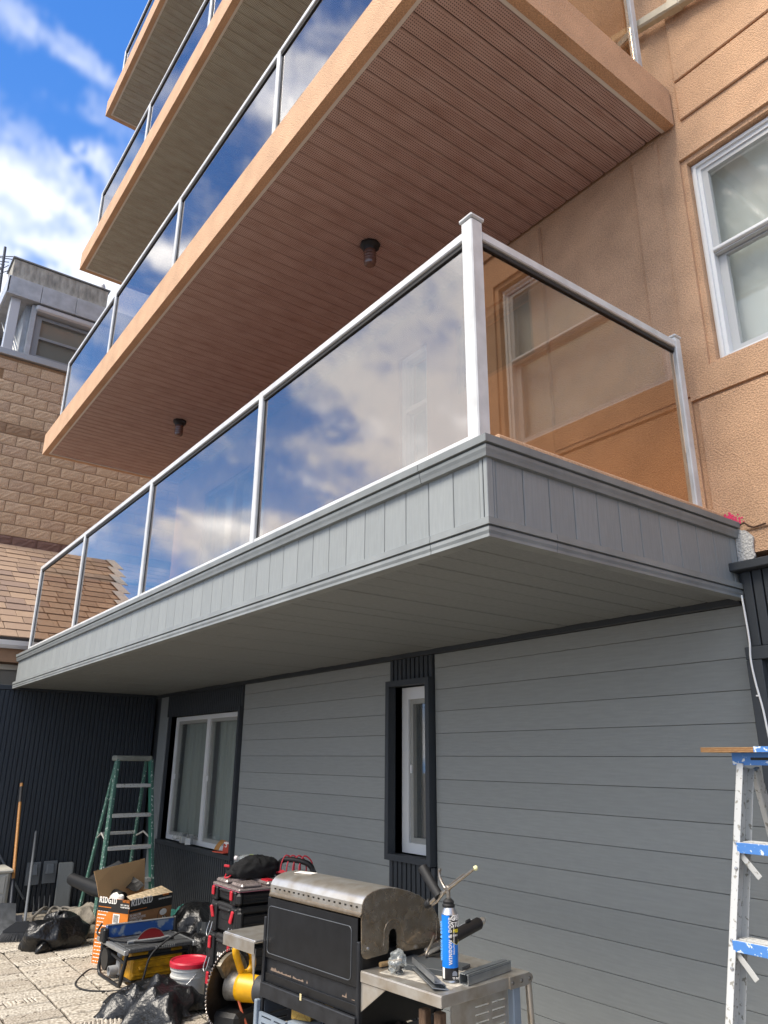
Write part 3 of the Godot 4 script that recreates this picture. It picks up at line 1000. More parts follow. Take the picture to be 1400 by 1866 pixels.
func upper_balcony(label: String, y: float, zf: float, full: bool) -> void:
	var h := 0.292
	var x0 := -7.94
	var x1 := 0.004
	var b := part(house, "balcony", Sh.new().box(Vector3((x0 + x1) / 2, y + 0.165, zf / 2), Vector3(x1 - x0 - 0.15, 0.23, zf - 0.15)).mesh(), mat("slab", hex("35332f"), 0.9))
	b.set_meta("label", label)
	var prof := [Vector2(0, y), Vector2(0.0, y + h - 0.01), Vector2(-0.012, y + h), Vector2(-0.16, y + h + 0.004), Vector2(-0.16, y + h - 0.03), Vector2(-0.062, y + h - 0.03), Vector2(-0.062, y)]
	part(b, "stucco_edge", Sh.new().sweep(prof, [Vector3(x0, 0, 0.001), Vector3(x0, 0, zf), Vector3(x1, 0, zf), Vector3(x1, 0, 0.018)]).mesh(), stucco())
	part(b, "deck_floor", cube(Vector3(x1 - x0 - 0.3, 0.02, zf - 0.15), 0.004), mat("grey deck paint", hex("a29d93"), 0.8, 0, {"tex": "blot"}), Vector3((x0 + x1) / 2, y + h - 0.004, zf / 2))
	var j := [Vector2(-0.0625, y + 0.004), Vector2(-0.064, y + 0.022), Vector2(-0.085, y + 0.024), Vector2(-0.085, y + 0.003)]
	part(b, "soffit_edge_trim", Sh.new().sweep(j, [Vector3(x0, 0, 0.02), Vector3(x0, 0, zf), Vector3(x1, 0, zf), Vector3(x1, 0, 0.02)]).mesh(), mat("soffit trim", hex("d8d2ca"), 0.5))
	var vin := soffit_vinyl(full)
	var n := 0
	var x := x1 - 0.086
	var pro := PackedVector2Array([Vector2(-0.0515, 0.024), Vector2(-0.0515, 0.013), Vector2(-0.044, 0.0), Vector2(0.042, 0.0), Vector2(0.0515, 0.010), Vector2(0.0515, 0.024)])
	if not meshes.has("strip %.2f" % zf):
		meshes["strip %.2f" % zf] = Sh.new().prism(pro, 0.022, zf - 0.086).mesh()
	while x > x0 + 0.1:
		part(b, "soffit_strip", meshes["strip %.2f" % zf], vin, Vector3(x - 0.0535, y + 0.012 + rng.randf_range(0, 0.0012), 0))
		x -= 0.107
		n += 1
	if full:
		for c in [Vector3(-2.04, y + 0.012, 0.85), Vector3(-5.91, y + 0.012, 0.8)]:
			var lamp := part(b, "ceiling_lamp", Sh.new().lathe([Vector2(0, 0), Vector2(0.078, 0), Vector2(0.078, -0.018), Vector2(0.058, -0.04), Vector2(0.05, -0.062), Vector2(0.0, -0.062)], 8, Transform3D(Basis(), c)).mesh(), mat("lamp black", hex("1d1a19"), 0.5))
			var jar := Sh.new()
			var rim := [Vector2(0.046, -0.055)]
			for k in 9:
				rim.append(Vector2(0.046 + (0.003 if k % 2 else 0.0), -0.07 - k * 0.012))
			rim.append_array([Vector2(0.042, -0.178), Vector2(0.028, -0.19), Vector2(0.0, -0.192)])
			jar.lathe(rim, 20, Transform3D(Basis(), c))
			part(lamp, "lamp_jar", jar.mesh(), mat("jelly jar", hex("6b4c42"), 0.25, 0, {"spec": 0.7}))
	var posts := [-0.1, -2.05, -3.97, -5.88, -7.86]
	railing(b, posts, zf - 0.15, -0.1, y + h, y + h + 1.07, y + h + 0.03)
	# roof membrane lip that shows dark over the edge here and there
	for k in 9:
		var xa := -0.6 - k * 0.8
		slab(b, "flashing", Vector3(xa - rng.randf_range(0.1, 0.4), y + h + 0.0045, zf - 0.05), Vector3(xa, y + h + 0.008, zf - 0.006), mat("flashing", hex("6a5040"), 0.9), 0.001)


func soffit_vinyl(red: bool) -> StandardMaterial3D:
	var key := "vented soffit warm" if red else "vented soffit"
	if not mats.has(key):
		var m := StandardMaterial3D.new()
		m.resource_name = key
		m.albedo_color = hex("c8aea6") if red else hex("c0c0b5")
		m.albedo_texture = tex.holes
		m.roughness = 0.6
		m.uv1_triplanar = true
		m.uv1_world_triplanar = true
		m.uv1_scale = Vector3(1.0 / 0.107, 1.0, 1.0 / 0.0135)
		m.uv1_offset = Vector3(0.082 / 0.107, 0, 0)
		m.uv1_triplanar_sharpness = 8.0
		# grime and faded patches over the strips
		m.detail_enabled = true
		m.detail_albedo = tex.dirt
		m.detail_blend_mode = BaseMaterial3D.BLEND_MODE_MUL
		m.detail_uv_layer = BaseMaterial3D.DETAIL_UV_2
		m.uv2_triplanar = true
		m.uv2_world_triplanar = true
		m.uv2_scale = Vector3(0.9, 0.9, 0.35)
		mats[key] = m
	return mats[key]


# ---------------------------------------------------------------- the neighbouring house

func neighbour() -> void:
	var o := thing("neighbouring_building", "tan split-face block building with brown shingle roof and grey upper window", "building")
	var tan := mat("tan render", hex("a58264"), 0.9, 0, {"tex": "soft"})
	var low := part(o, "lower_wall", Sh.new().box(Vector3(-8.4, 1.4, 1.0), Vector3(0.3, 2.8, 5.2)).mesh(), tan)
	part(low, "window_frame", Sh.new().wall(1.2, 2.3, 2.6, 2.68, -0.02, 0.03, [[1.25, 2.3, 1.88, 2.62], [1.94, 2.3, 2.55, 2.62]], zface(-8.24)).mesh(), mat("beige frame", hex("b3a58f"), 0.6))
	slab(low, "window_pane", Vector3(-8.248, 2.3, 1.22), Vector3(-8.243, 2.65, 2.58), mat("dim pane", hex("4b4a45"), 0.1), 0.0)
	slab(low, "window_blind", Vector3(-8.242, 2.3, 1.26), Vector3(-8.236, 2.62, 1.86), mat("blind", hex("8f8676"), 0.8, 0, {"tex": "fine", "scale": Vector3(2, 2, 30)}), 0.0)
	slab(o, "eaves_board", Vector3(-8.26, 2.70, -1.6), Vector3(-8.13, 2.92, 3.0), tan, 0.004)
	var gut := [Vector2(0.0, 2.86), Vector2(0.05, 2.86), Vector2(0.075, 2.90), Vector2(0.075, 2.955), Vector2(0.065, 2.955), Vector2(0.06, 2.905), Vector2(0.0, 2.905)]
	part(o, "gutter", Sh.new().sweep(gut, [Vector3(-8.128, 0, 3.05), Vector3(-8.128, 0, -1.6)]).mesh(), mat("white gutter", hex("d6d3cd"), 0.45))
	slab(o, "drip_edge", Vector3(-8.17, 2.96, -1.6), Vector3(-8.075, 3.0, 3.05), mat("drip edge", hex("3a3532"), 0.7), 0.004)
	# shingles
	var rise := Vector3(-3.5, 2.0, 0)
	var run := rise.normalized()
	var nrm := Vector3(2.0, 3.5, 0).normalized()
	var eave := Vector3(-8.09, 2.985, 0)
	var deck := Sh.new()
	var corner := [eave + Vector3(0, 0, -2.2), eave + Vector3(0, 0, 3.0), eave + rise + Vector3(0, 0, 3.6), eave + rise + Vector3(0, 0, -2.2)]
	deck.quad(corner[0], corner[1], corner[2], corner[3], nrm)
	deck.quad(corner[0] - nrm * 0.1, corner[1] - nrm * 0.1, corner[2] - nrm * 0.1, corner[3] - nrm * 0.1, -nrm)
	for k in 4:
		deck.quad(corner[k], corner[(k + 1) % 4], corner[(k + 1) % 4] - nrm * 0.1, corner[k] - nrm * 0.1)
	var roof := part(o, "shingle_roof", deck.mesh(), mat("roof felt", hex("4a3f37"), 0.95))
	var tones := []
	for k in 5:
		tones.append(mat("shingle %d" % k, [hex("b89c84"), hex("c2a58b"), hex("ae937c"), hex("bea187"), hex("a78e7d")][k], 0.95, 0, {"tex": "speck", "scale": Vector3.ONE * 3.0, "bump": "speck_h", "amount": 0.4}))
	var b := Basis(Vector3(0, 0, -1), nrm, run)   # x back along the eave, y off the roof, z up the slope
	b = Basis(nrm.cross(run).normalized(), nrm, run)
	for r in 17:
		var s := 0.237 * r
		var z := -1.9 + rng.randf() * 0.25
		var stop := 3.0 + 0.6 * r / 17.0
		while z < stop:
			var w := rng.randf_range(0.24, 0.40)
			w = minf(w, stop - z)
			if w > 0.04:
				var w2 := snappedf(w - 0.008, 0.01)
				part(roof, "shingle", cube(Vector3(w2, 0.014, 0.27), 0.002), tones[rng.randi() % 5], eave + run * (s + 0.125) + nrm * (0.012 + rng.randf_range(0, 0.006)) + Vector3(0, 0, z + w / 2), b * Basis(Vector3.RIGHT, 0.05))
			z += w
	# stepped metal flashing down the rake
	for k in 9:
		part(roof, "rake_flashing", cube(Vector3(0.16, 0.012, 0.5), 0.002), mat("old zinc", hex("a9a49b"), 0.5, 0.3), eave + run * (0.25 + k * 0.44) + nrm * 0.035 + Vector3(0, 0, 3.02 + 0.6 * (k + 0.5) / 9.0), b * Basis(Vector3.UP, -0.12))
	# split-face blocks above the roof
	var face := part(o, "block_wall", Sh.new().box(Vector3(-12.1, 6.6, -0.9), Vector3(0.93, 3.66, 6.28)).mesh(), mat("block joints", hex("b08c68"), 0.95, 0, {"tex": "speck"}))
	slab(face, "block_return", Vector3(-16.0, 3.0, 1.0), Vector3(-12.57, 8.44, 2.235), mats["block joints"], 0.0)
	var blocks := []
	for k in 6:
		blocks.append(split_block(k))
	var btone := []
	for k in 5:
		btone.append(mat("block %d" % k, [hex("dbbc9a"), hex("dfc09e"), hex("d7b896"), hex("ddbe9c"), hex("d5b697")][k], 0.95, 0, {"tex": "fine", "scale": Vector3.ONE * 2.2, "bump": "fine_h", "amount": 0.4}))
	btone.append(mat("dark block", hex("b99878"), 0.95, 0, {"tex": "speck", "scale": Vector3.ONE * 2.2}))
	btone.append(mat("plum block", hex("8f6f62"), 0.95, 0, {"tex": "speck", "scale": Vector3.ONE * 2.2}))
	for r in 17:
		var y := 5.07 + r * 0.2
		for c in 13:
			var z := 2.04 - c * 0.4 + (0.2 if r % 2 else 0.0)
			if z + 0.2 > 2.25:
				continue
			var m: Material = btone[rng.randi() % 5]
			if r == 10:
				m = btone[5]
			if r == 0:
				m = btone[6]
			part(face, "block", blocks[rng.randi() % 6], m, Vector3(-11.634, y, z))
	# the grey upper storey
	var grey_panel := mat("grey panel", hex("babdbf"), 0.45, 0.2, {"tex": "soft"})
	var storey := part(o, "upper_storey", Sh.new().wall(-0.2, 8.55, 1.86, 10.0, -1.5, 0.0, [[0.5, 8.6, 1.66, 9.46]], zface(-11.75)).mesh(), grey_panel)
	slab(storey, "sill", Vector3(-11.8, 8.44, -0.2), Vector3(-11.57, 8.56, 2.26), mat("sill metal", hex("a9acae"), 0.4, 0.3), 0.006)
	part(storey, "window_frame", Sh.new().wall(0.5, 8.56, 1.68, 9.44, 0.0, 0.07, [[0.6, 9.03, 1.57, 9.38], [0.6, 8.64, 1.57, 8.98]], zface(-11.74)).mesh(), mat("window grey", hex("8c8f91"), 0.4, 0.2))
	slab(storey, "window_pane", Vector3(-11.74, 8.6, 0.55), Vector3(-11.73, 9.42, 1.62), mat("dull pane", hex("74746c"), 0.08, 0, {"spec": 0.6}), 0.0)
	slab(storey, "window_blind", Vector3(-11.728, 8.62, 0.56), Vector3(-11.724, 9.4, 0.78), mat("blind grey", hex("9b988e"), 0.8), 0.0)
	slab(storey, "roller_box", Vector3(-11.74, 9.47, 0.3), Vector3(-11.52, 9.60, 1.72), mat("roller box", hex("bfc1c2"), 0.35, 0.3), 0.03)
	slab(storey, "mullion", Vector3(-11.75, 8.56, 1.69), Vector3(-11.6, 9.6, 1.78), grey_panel, 0.006)
	slab(storey, "corner_column", Vector3(-11.78, 8.56, 1.98), Vector3(-11.60, 9.62, 2.14), mats["roller box"], 0.006)
	slab(storey, "recess_wall", Vector3(-13.4, 8.5, 1.6), Vector3(-13.3, 9.7, 2.2), mat("recess grey", hex("6d7175"), 0.7), 0.0)
	for k in 5:
		part(storey, "railing_bar", Sh.new().tube([Vector3(-11.72, 8.56, 2.0 - k * 0.045), Vector3(-12.6, 9.6, 2.12 - k * 0.045)], 0.012, 6).mesh(), mats["roller box"])
	var z := 2.25
	for w in [0.58, 0.62, 0.62, 0.62]:
		slab(storey, "fascia_panel", Vector3(-11.62, 9.62, z - w + 0.008), Vector3(-11.5, 9.99, z), grey_panel, 0.004)
		z -= w
	slab(storey, "canopy", Vector3(-15.0, 9.63, -0.2), Vector3(-11.63, 9.98, 2.22), grey_panel, 0.004)
	slab(storey, "canopy_end", Vector3(-15.0, 9.64, 2.222), Vector3(-11.5, 9.97, 2.26), mat("pale canopy end", hex("c3c6c9"), 0.4, 0.2), 0.004)
	slab(o, "parapet", Vector3(-12.3, 9.99, 0.46), Vector3(-11.72, 10.5, 2.2), mat("parapet concrete", hex("cbc5b7"), 0.9, 0, {"tex": "blot", "scale": Vector3(1, 0.5, 1.4), "bump": "fine_h", "amount": 0.5}), 0.01)
	slab(o, "parapet_cap", Vector3(-12.34, 10.5, 0.43), Vector3(-11.69, 10.53, 2.23), mat("cap metal", hex("7c7d7c"), 0.5, 0.4), 0.004)
	var cam := thing("roof_camera", "small white dome camera on the concrete parapet corner", "camera", Vector3(-11.76, 10.53, 0.58))
	part(cam, "dome", Sh.new().lathe([Vector2(0, 0.12), Vector2(0.04, 0.11), Vector2(0.055, 0.07), Vector2(0.055, 0.0), Vector2(0, 0)], 14).mesh(), white_alu())
	var mast := thing("roof_antenna", "dark lattice antenna with thin arms on the grey roof at the picture edge", "antenna", Vector3(-12.2, 9.98, 2.3))
	var rod := mat("antenna grey", hex("4b4f55"), 0.5, 0.4)
	part(mast, "pole", Sh.new().tube([Vector3(0, 0, 0), Vector3(0, 1.0, 0.05)], 0.025, 6).mesh(), rod)
	for k in 9:
		part(mast, "arm", Sh.new().tube([Vector3(0.02, 0.15 + k * 0.09, 0.3 - k * 0.06), Vector3(-0.05, 0.62 + 0.05 * sin(k * 2.0), -0.16 + k * 0.09)], 0.009, 5).mesh(), rod)


func zface(x: float) -> Transform3D:   # (a, b, c) -> x + c, b, a
	return Transform3D(Basis(Vector3(0, 0, 1), Vector3(0, 1, 0), Vector3(1, 0, 0)), Vector3(x, 0, 0))


func split_block(k: int) -> ArrayMesh:
	var nz := FastNoiseLite.new()
	nz.seed = 60 + k
	nz.frequency = 9.0
	nz.fractal_octaves = 2
	var s := Sh.new()
	var rows := []
	for j in 6:
		var row := []
		for i in 9:
			var z := lerpf(-0.195, 0.195, i / 8.0)
			var y := lerpf(-0.095, 0.095, j / 5.0)
			var edge := i == 0 or j == 0 or i == 8 or j == 5
			row.append(Vector3(0.012 if edge else 0.022 + 0.008 * nz.get_noise_2d(z * 2.0, y * 2.0), y, -z))
		rows.append(row)
	s.sheet(rows, 0.0, false)
	for q in [[-0.195, -0.095, -0.195, 0.095], [0.195, -0.095, 0.195, 0.095], [-0.195, -0.095, 0.195, -0.095], [-0.195, 0.095, 0.195, 0.095]]:
		s.quad(Vector3(-0.02, q[1], q[0]), Vector3(-0.02, q[3], q[2]), Vector3(0.012, q[3], q[2]), Vector3(0.012, q[1], q[0]), Vector3(0, q[1] + q[3], q[0] + q[2]))
	return s.mesh()


func slat_wall() -> void:
	var o := thing("slatted_wall", "tall charcoal wall of narrow upright slats closing the yard on the left", "wall", Vector3(-7.86, 0, 0.02))
	var m := mat("blue charcoal", hex("252b32"), 0.5, 0, {"bump": "fine_h", "amount": 0.06, "scale": Vector3(6, 1, 6)})
	slab(o, "backing_board", Vector3(-0.19, 0, 0), Vector3(-0.032, 2.36, 4.0), m, 0.0)
	slab(o, "wall_cap", Vector3(-0.2, 2.361, 0), Vector3(0.004, 2.413, 4.0), m, 0.003)
	for k in 79:
		slab(o, "slat", Vector3(-0.0315, 0.0, 0.006 + k * 0.05), Vector3(-0.008, 2.36, 0.047 + k * 0.05), m, 0.003)


# ---------------------------------------------------------------- ladders and long tools

func green_ladder() -> void:
	var o := thing("green_stepladder", "paint splashed green fibreglass stepladder standing before the charcoal slatted wall", "stepladder", Vector3(-6.5, 0, 0.71))
	var g := mat("worn green", Color.WHITE, 0.6, 0, {"tex": "worn_green", "scale": Vector3.ONE * 1.6})
	var al := mat("worn aluminium", Color.WHITE, 0.5, 0.4, {"tex": "worn_alu", "scale": Vector3.ONE * 1.9})
	var cap := part(o, "ladder_top", cube(Vector3(0.13, 0.055, 0.4), 0.012), mat("worn grey plastic", hex("a3a79c"), 0.7, 0, {"tex": "blot"}), Vector3(0.0, 1.615, 0.01))
	slab(cap, "tool_slot", Vector3(-0.02, 0.0278, -0.1), Vector3(0.02, 0.03, 0.1), mat("slot", hex("33352f"), 0.9), 0.0)
	var zt := 0.18
	var zb := 0.29
	for s in [-1.0, 1.0]:
		var a := Vector3(0.04, 1.6, s * zt)
		var b := Vector3(0.24, 0.0, s * zb)
		var r := part(o, "front_rail", Sh.new().box(Vector3.ZERO, Vector3(0.075, 0.03, a.distance_to(b)), 0.004).mesh(), g, (a + b) / 2, rail_basis(a - b, Vector3(0, 0, 1)))
		part(r, "rail_web", cube(Vector3(0.058, 0.006, a.distance_to(b) - 0.02), 0.001), mat("web green", hex("2f6f5c"), 0.6), Vector3(0, -s * 0.0182, 0))
		var c := Vector3(-0.045, 1.59, s * (zt - 0.02))
		var d := Vector3(-0.5, 0.0, s * (zb - 0.05))
		part(o, "rear_rail", Sh.new().box(Vector3.ZERO, Vector3(0.05, 0.024, c.distance_to(d)), 0.003).mesh(), g, (c + d) / 2, rail_basis(c - d, Vector3(0, 0, 1)))
		part(o, "spreader", Sh.new().tube([Vector3(0.13, 0.82, s * 0.235), Vector3(-0.08, 0.88, s * 0.22), Vector3(-0.27, 0.82, s * 0.2)], 0.009, 6).mesh(), al)
		slab(o, "foot", Vector3(0.2, 0.0, s * zb - 0.03), Vector3(0.29, 0.04, s * zb + 0.03), mat("black rubber", hex("1c1c1d"), 0.8), 0.006)
	for k in 5:
		var y: float = [1.344, 1.057, 0.754, 0.447, 0.15][k]
		var t := 1.0 - y / 1.6
		var z := lerpf(zt, zb, t) - 0.016
		part(o, "step", cube(Vector3(0.08, 0.035, z * 2.0), 0.003), al, Vector3(0.04 + 0.2 * t, y, 0))
	for y in [0.86, 0.3]:
		var t: float = 1.0 - y / 1.6
		part(o, "rear_bar", cube(Vector3(0.022, 0.03, 2.0 * lerpf(zt - 0.02, zb - 0.05, t)), 0.003), al, Vector3(-0.045 - 0.455 * t, y, 0))


func rail_basis(along: Vector3, side: Vector3) -> Basis:   # z along, y to the side
	var z := along.normalized()
	var x := side.cross(z).normalized()
	return Basis(x, z.cross(x), z)


func long_tools() -> void:
	var wood := mat("ash handle", hex("c9924f"), 0.5, 0, {"tex": "wood", "scale": Vector3(3, 3, 3)})
	var black := mat("black grip", hex("26272a"), 0.7)
	var o := thing("shovel", "long yellow wooden handled shovel with black grip leaning on the slatted wall", "shovel", Vector3(-6.84, 0, 1.62))
	var a := Vector3(-0.93, 1.335, -0.105)
	var b := Vector3(-0.06, 0.14, 0.0)
	var d := b - a
	part(o, "handle", Sh.new().tube([a + d * 0.16, a + d * 0.75], 0.0165, 10).mesh(), wood)
	part(o, "grip", Sh.new().tube([a + d * 0.03, a + d * 0.16], 0.018, 10).mesh(), black)
	part(o, "handle_end", Sh.new().tube([a, a + d * 0.03], 0.0175, 10).mesh(), wood)
	part(o, "socket", Sh.new().tube([a + d * 0.75, a + d * 0.9, b], [0.019, 0.02, 0.03], 10).mesh(), mat("tool steel", hex("30333a"), 0.5, 0.5))
	var rows := []
	for j in 7:
		var row := []
		for i in 9:
			var u := i / 8.0 - 0.5
			var v := j / 6.0
			row.append(Vector3(b.x, b.y, b.z) + Vector3(0.10 * v + 0.05 * u * u, -0.14 * v + 0.02 * u * u, u * 0.22 * (1.0 - 0.25 * v * v)))
		rows.append(row)
	part(o, "blade", Sh.new().sheet(rows, 0.003).mesh(), mats["tool steel"])
	# broom
	var br := thing("push_broom", "black bristled floor broom with grey pole leaning beside the black rubbish bag", "broom", Vector3(-6.42, 0, 1.62))
	part(br, "pole", Sh.new().tube([Vector3(0.0, 0.13, -0.03), Vector3(-1.38, 0.82, -0.34)], 0.0135, 10).mesh(), mat("grey pole", hex("6a6e73"), 0.4, 0.3))
	part(br, "broom_head", Sh.new().prism(PackedVector2Array([Vector2(-0.05, 0.17), Vector2(0.05, 0.17), Vector2(0.15, 0.10), Vector2(0.15, 0.085), Vector2(-0.15, 0.085), Vector2(-0.15, 0.10)]), -0.022, 0.022, Transform3D(Basis(Vector3.UP, 1.15), Vector3(0.02, 0, 0))).mesh(), mat("broom plastic", hex("23262a"), 0.5))
	var brs := Sh.new()
	for i in 46:
		for j in 3:
			var u := (i / 45.0 - 0.5)
			var q := Basis(Vector3.UP, 1.15)
			var p0 := Vector3(0.02, 0, 0) + q * Vector3(u * 0.29, 0.09, (j - 1) * 0.014)
			var p1 := Vector3(0.02, 0, 0) + q * Vector3(u * 0.42 + rng.randf_range(-0.008, 0.008), 0.002, (j - 1) * 0.03 + 0.03)
			brs.tube([p0, p1], [0.0035, 0.002], 4)
	tag(part(br, "bristles", brs.mesh(), mat("bristle", hex("2b2e33"), 0.6)), "", "", "", "stuff")
	var p := thing("metal_pole", "thin grey metal pole slanting across the foot of the slatted wall", "pole", Vector3(-7.83, 0, 1.2))
	part(p, "shaft", Sh.new().tube([Vector3(0.0, 0.02, 0.02), Vector3(0.0, 0.95, 0.66)], 0.013, 8).mesh(), mats["grey pole"])
	part(p, "end_sleeve", Sh.new().tube([Vector3(0.0, 0.02, 0.02), Vector3(0.0, 0.14, 0.1)], 0.017, 8).mesh(), black)


func wall_leaners() -> void:
	# cream plastic cabinet cut by the picture's edge
	var c := thing("plastic_cabinet", "cream moulded plastic cabinet at the left picture edge", "cabinet", Vector3(-7.3, 0, 1.95))
	var cream := mat("cream plastic", hex("b9b6ab"), 0.5, 0, {"tex": "soft"})
	part(c, "body", cube(Vector3(0.40, 0.42, 0.66), 0.03), cream, Vector3(0, 0.31, 0))
	part(c, "lid_edge", cube(Vector3(0.43, 0.035, 0.69), 0.012), cream, Vector3(0, 0.52, 0))
	part(c, "door_panel", cube(Vector3(0.012, 0.16, 0.56), 0.005), cream, Vector3(0.204, 0.40, 0))
	part(c, "door_panel", cube(Vector3(0.012, 0.17, 0.56), 0.005), cream, Vector3(0.204, 0.21, 0))
	for s in [-0.25, 0.25]:
		part(c, "leg", cube(Vector3(0.3, 0.1, 0.06), 0.01), cream, Vector3(0, 0.05, s))
	# dust-coloured sheet metal leaning under it
	var g := thing("sheet_metal_offcut", "bent grey sheet metal offcut on the ground beside the broom", "sheet metal", Vector3(-6.62, 0, 1.82))
	var rows := []
	for j in 4:
		var row := []
		for i in 6:
			row.append(Vector3([0.16, 0.1, -0.12, -0.2][j] + 0.01 * i, [0.0, 0.03, 0.13, 0.26][j] + 0.02 * sin(i * 1.7), -0.22 + i * 0.13))
		rows.append(row)
	part(g, "folded_sheet", Sh.new().sheet(rows, 0.002, false).mesh(), mat("dusty galvanised", hex("7d8083"), 0.45, 0.5, {"tex": "blot", "scale": Vector3.ONE * 2}))
	var steel := mat("grey painted steel", hex("71777d"), 0.4, 0.3, {"tex": "soft"})
	var at := [Vector3(-7.845, 0.27, 1.24), Vector3(-7.845, 0.275, 1.065)]
	var said := ["left one of two grey vent hoods on the slatted wall, behind the broom pole", "right one of two grey vent hoods on the slatted wall, beside the grey board"]
	for k in 2:
		var v := thing("vent_hood", said[k], "vent hood", at[k], 0.0, "grey vent hoods on the slatted wall")
		part(v, "plate", cube(Vector3(0.01, 0.23, 0.145), 0.002), steel, Vector3(0.006, 0.115, 0))
		var w := 0.048
		var h := Sh.new()
		var A := [Vector3(0.012, 0.10, -w), Vector3(0.012, 0.10, w), Vector3(0.012, 0.205, w * 0.8), Vector3(0.012, 0.205, -w * 0.8)]
		var B := [Vector3(0.055, 0.105, -w * 0.7), Vector3(0.055, 0.105, w * 0.7), Vector3(0.03, 0.195, w * 0.6), Vector3(0.03, 0.195, -w * 0.6)]
		h.quad(B[0], B[1], B[2], B[3], Vector3.RIGHT)
		for i in 4:
			h.quad(A[i], A[(i + 1) % 4], B[(i + 1) % 4], B[i], (A[i] + A[(i + 1) % 4]) * Vector3(0, 1, 1) - Vector3(0, 0.3, 0))
		part(v, "hood", h.mesh(), steel)
	var b := thing("grey_board", "plain grey composite board offcut leaning upright on the slatted wall", "board", Vector3(-7.82, 0, 0.9))
	part(b, "board_face", cube(Vector3(0.016, 0.48, 0.155), 0.003), boards(0), Vector3(0, 0.24, 0), Basis(Vector3(0, 0, 1), 0.04))
	part(b, "groove_edge", cube(Vector3(0.006, 0.46, 0.01), 0.001), grey_trim(), Vector3(0, 0.24, -0.083), Basis(Vector3(0, 0, 1), 0.04))


func ropes_and_bag() -> void:
	var fork := thing("garden_fork", "upturned steel fork with sharp tines at the foot of the slatted wall", "garden fork", Vector3(-7.45, 0, 1.2))
	var st := mat("grey tine", hex("7f8285"), 0.45, 0.6)
	part(fork, "cross_bar", cube(Vector3(0.03, 0.03, 0.17), 0.006), st, Vector3(0.0, 0.05, 0))
	for k in 4:
		part(fork, "tine", Sh.new().tube([Vector3(0, 0.05, -0.075 + k * 0.05), Vector3(0.01, 0.12, -0.075 + k * 0.052), Vector3(-0.01, 0.21, -0.075 + k * 0.055)], [0.009, 0.007, 0.002], 6).mesh(), st)
	var rope := mat("grey rope", hex("8c877f"), 0.95, 0, {"tex": "speck", "scale": Vector3.ONE * 12})
	var r := thing("rope_coil", "thick grey rope in loose coils behind the black rubbish bag", "rope", Vector3(-6.9, 0, 1.15))
	for k in 4:
		var pts := []
		for i in 25:
			var a := TAU * i / 24.0
			pts.append(Vector3(-0.1 + 0.06 * sin(a * 2 + k), 0.09 + 0.075 * sin(a) * (1.0 - 0.15 * k), 0.14 - 0.11 * k + 0.085 * cos(a)))
		part(r, "rope_loop", Sh.new().tube(pts, 0.014, 7).mesh(), rope)
	var pts2 := []
	for i in 60:
		var a := i * 0.42
		pts2.append(Vector3(0.35 + 0.2 * sin(a * 0.53), 0.02 + 0.012 * sin(a * 3.0), -0.15 + 0.17 * cos(a * 0.8)))
	part(r, "rope_tail", Sh.new().tube(pts2, 0.015, 7).mesh(), rope)
	var t := thing("dust_sheet", "folded dusty canvas dust sheet lying under the green stepladder", "dust sheet", Vector3(-6.5, 0, 1.0))
	var cloth := Sh.new()
	cloth.lump(Vector3(0, 0.07, 0), Vector3(0.3, 0.14, 0.22), 0.05, 4.0, 3, 40, 22, true, 0.006)
	part(t, "canvas", cloth.mesh(), mat("canvas", hex("8e877b"), 0.95, 0, {"tex": "blot", "scale": Vector3.ONE * 2.0, "bump": "fine_h", "amount": 0.5}))
	part(t, "fold", Sh.new().lump(Vector3(0.22, 0.05, 0.06), Vector3(0.16, 0.06, 0.2), 0.03, 6.0, 8, 32, 18, true, 0.006).mesh(), mats["canvas"])
	var bag := thing("rubbish_bag", "crumpled shiny black rubbish bag on the paving beside the broom", "rubbish bag", Vector3(-5.98, 0, 1.42))
	var plastic := mat("black plastic", hex("111214"), 0.34, 0, {"bump": "fine_h", "amount": 0.5, "scale": Vector3.ONE * 1.6})
	part(bag, "bag_body", Sh.new().lump(Vector3(0, 0.085, 0), Vector3(0.16, 0.13, 0.23), 0.09, 2.6, 12, 64, 36, true, 0.004).mesh(), plastic)
	part(bag, "bag_mouth", Sh.new().lump(Vector3(-0.05, 0.18, -0.04), Vector3(0.1, 0.05, 0.2), 0.06, 3.5, 19, 48, 24, true, 0.004).mesh(), plastic)
	part(bag, "bag_corner", Sh.new().lump(Vector3(0.1, 0.03, 0.1), Vector3(0.09, 0.05, 0.1), 0.04, 4.5, 23, 36, 20, true, 0.004).mesh(), plastic)


# ---------------------------------------------------------------- the heap of tools

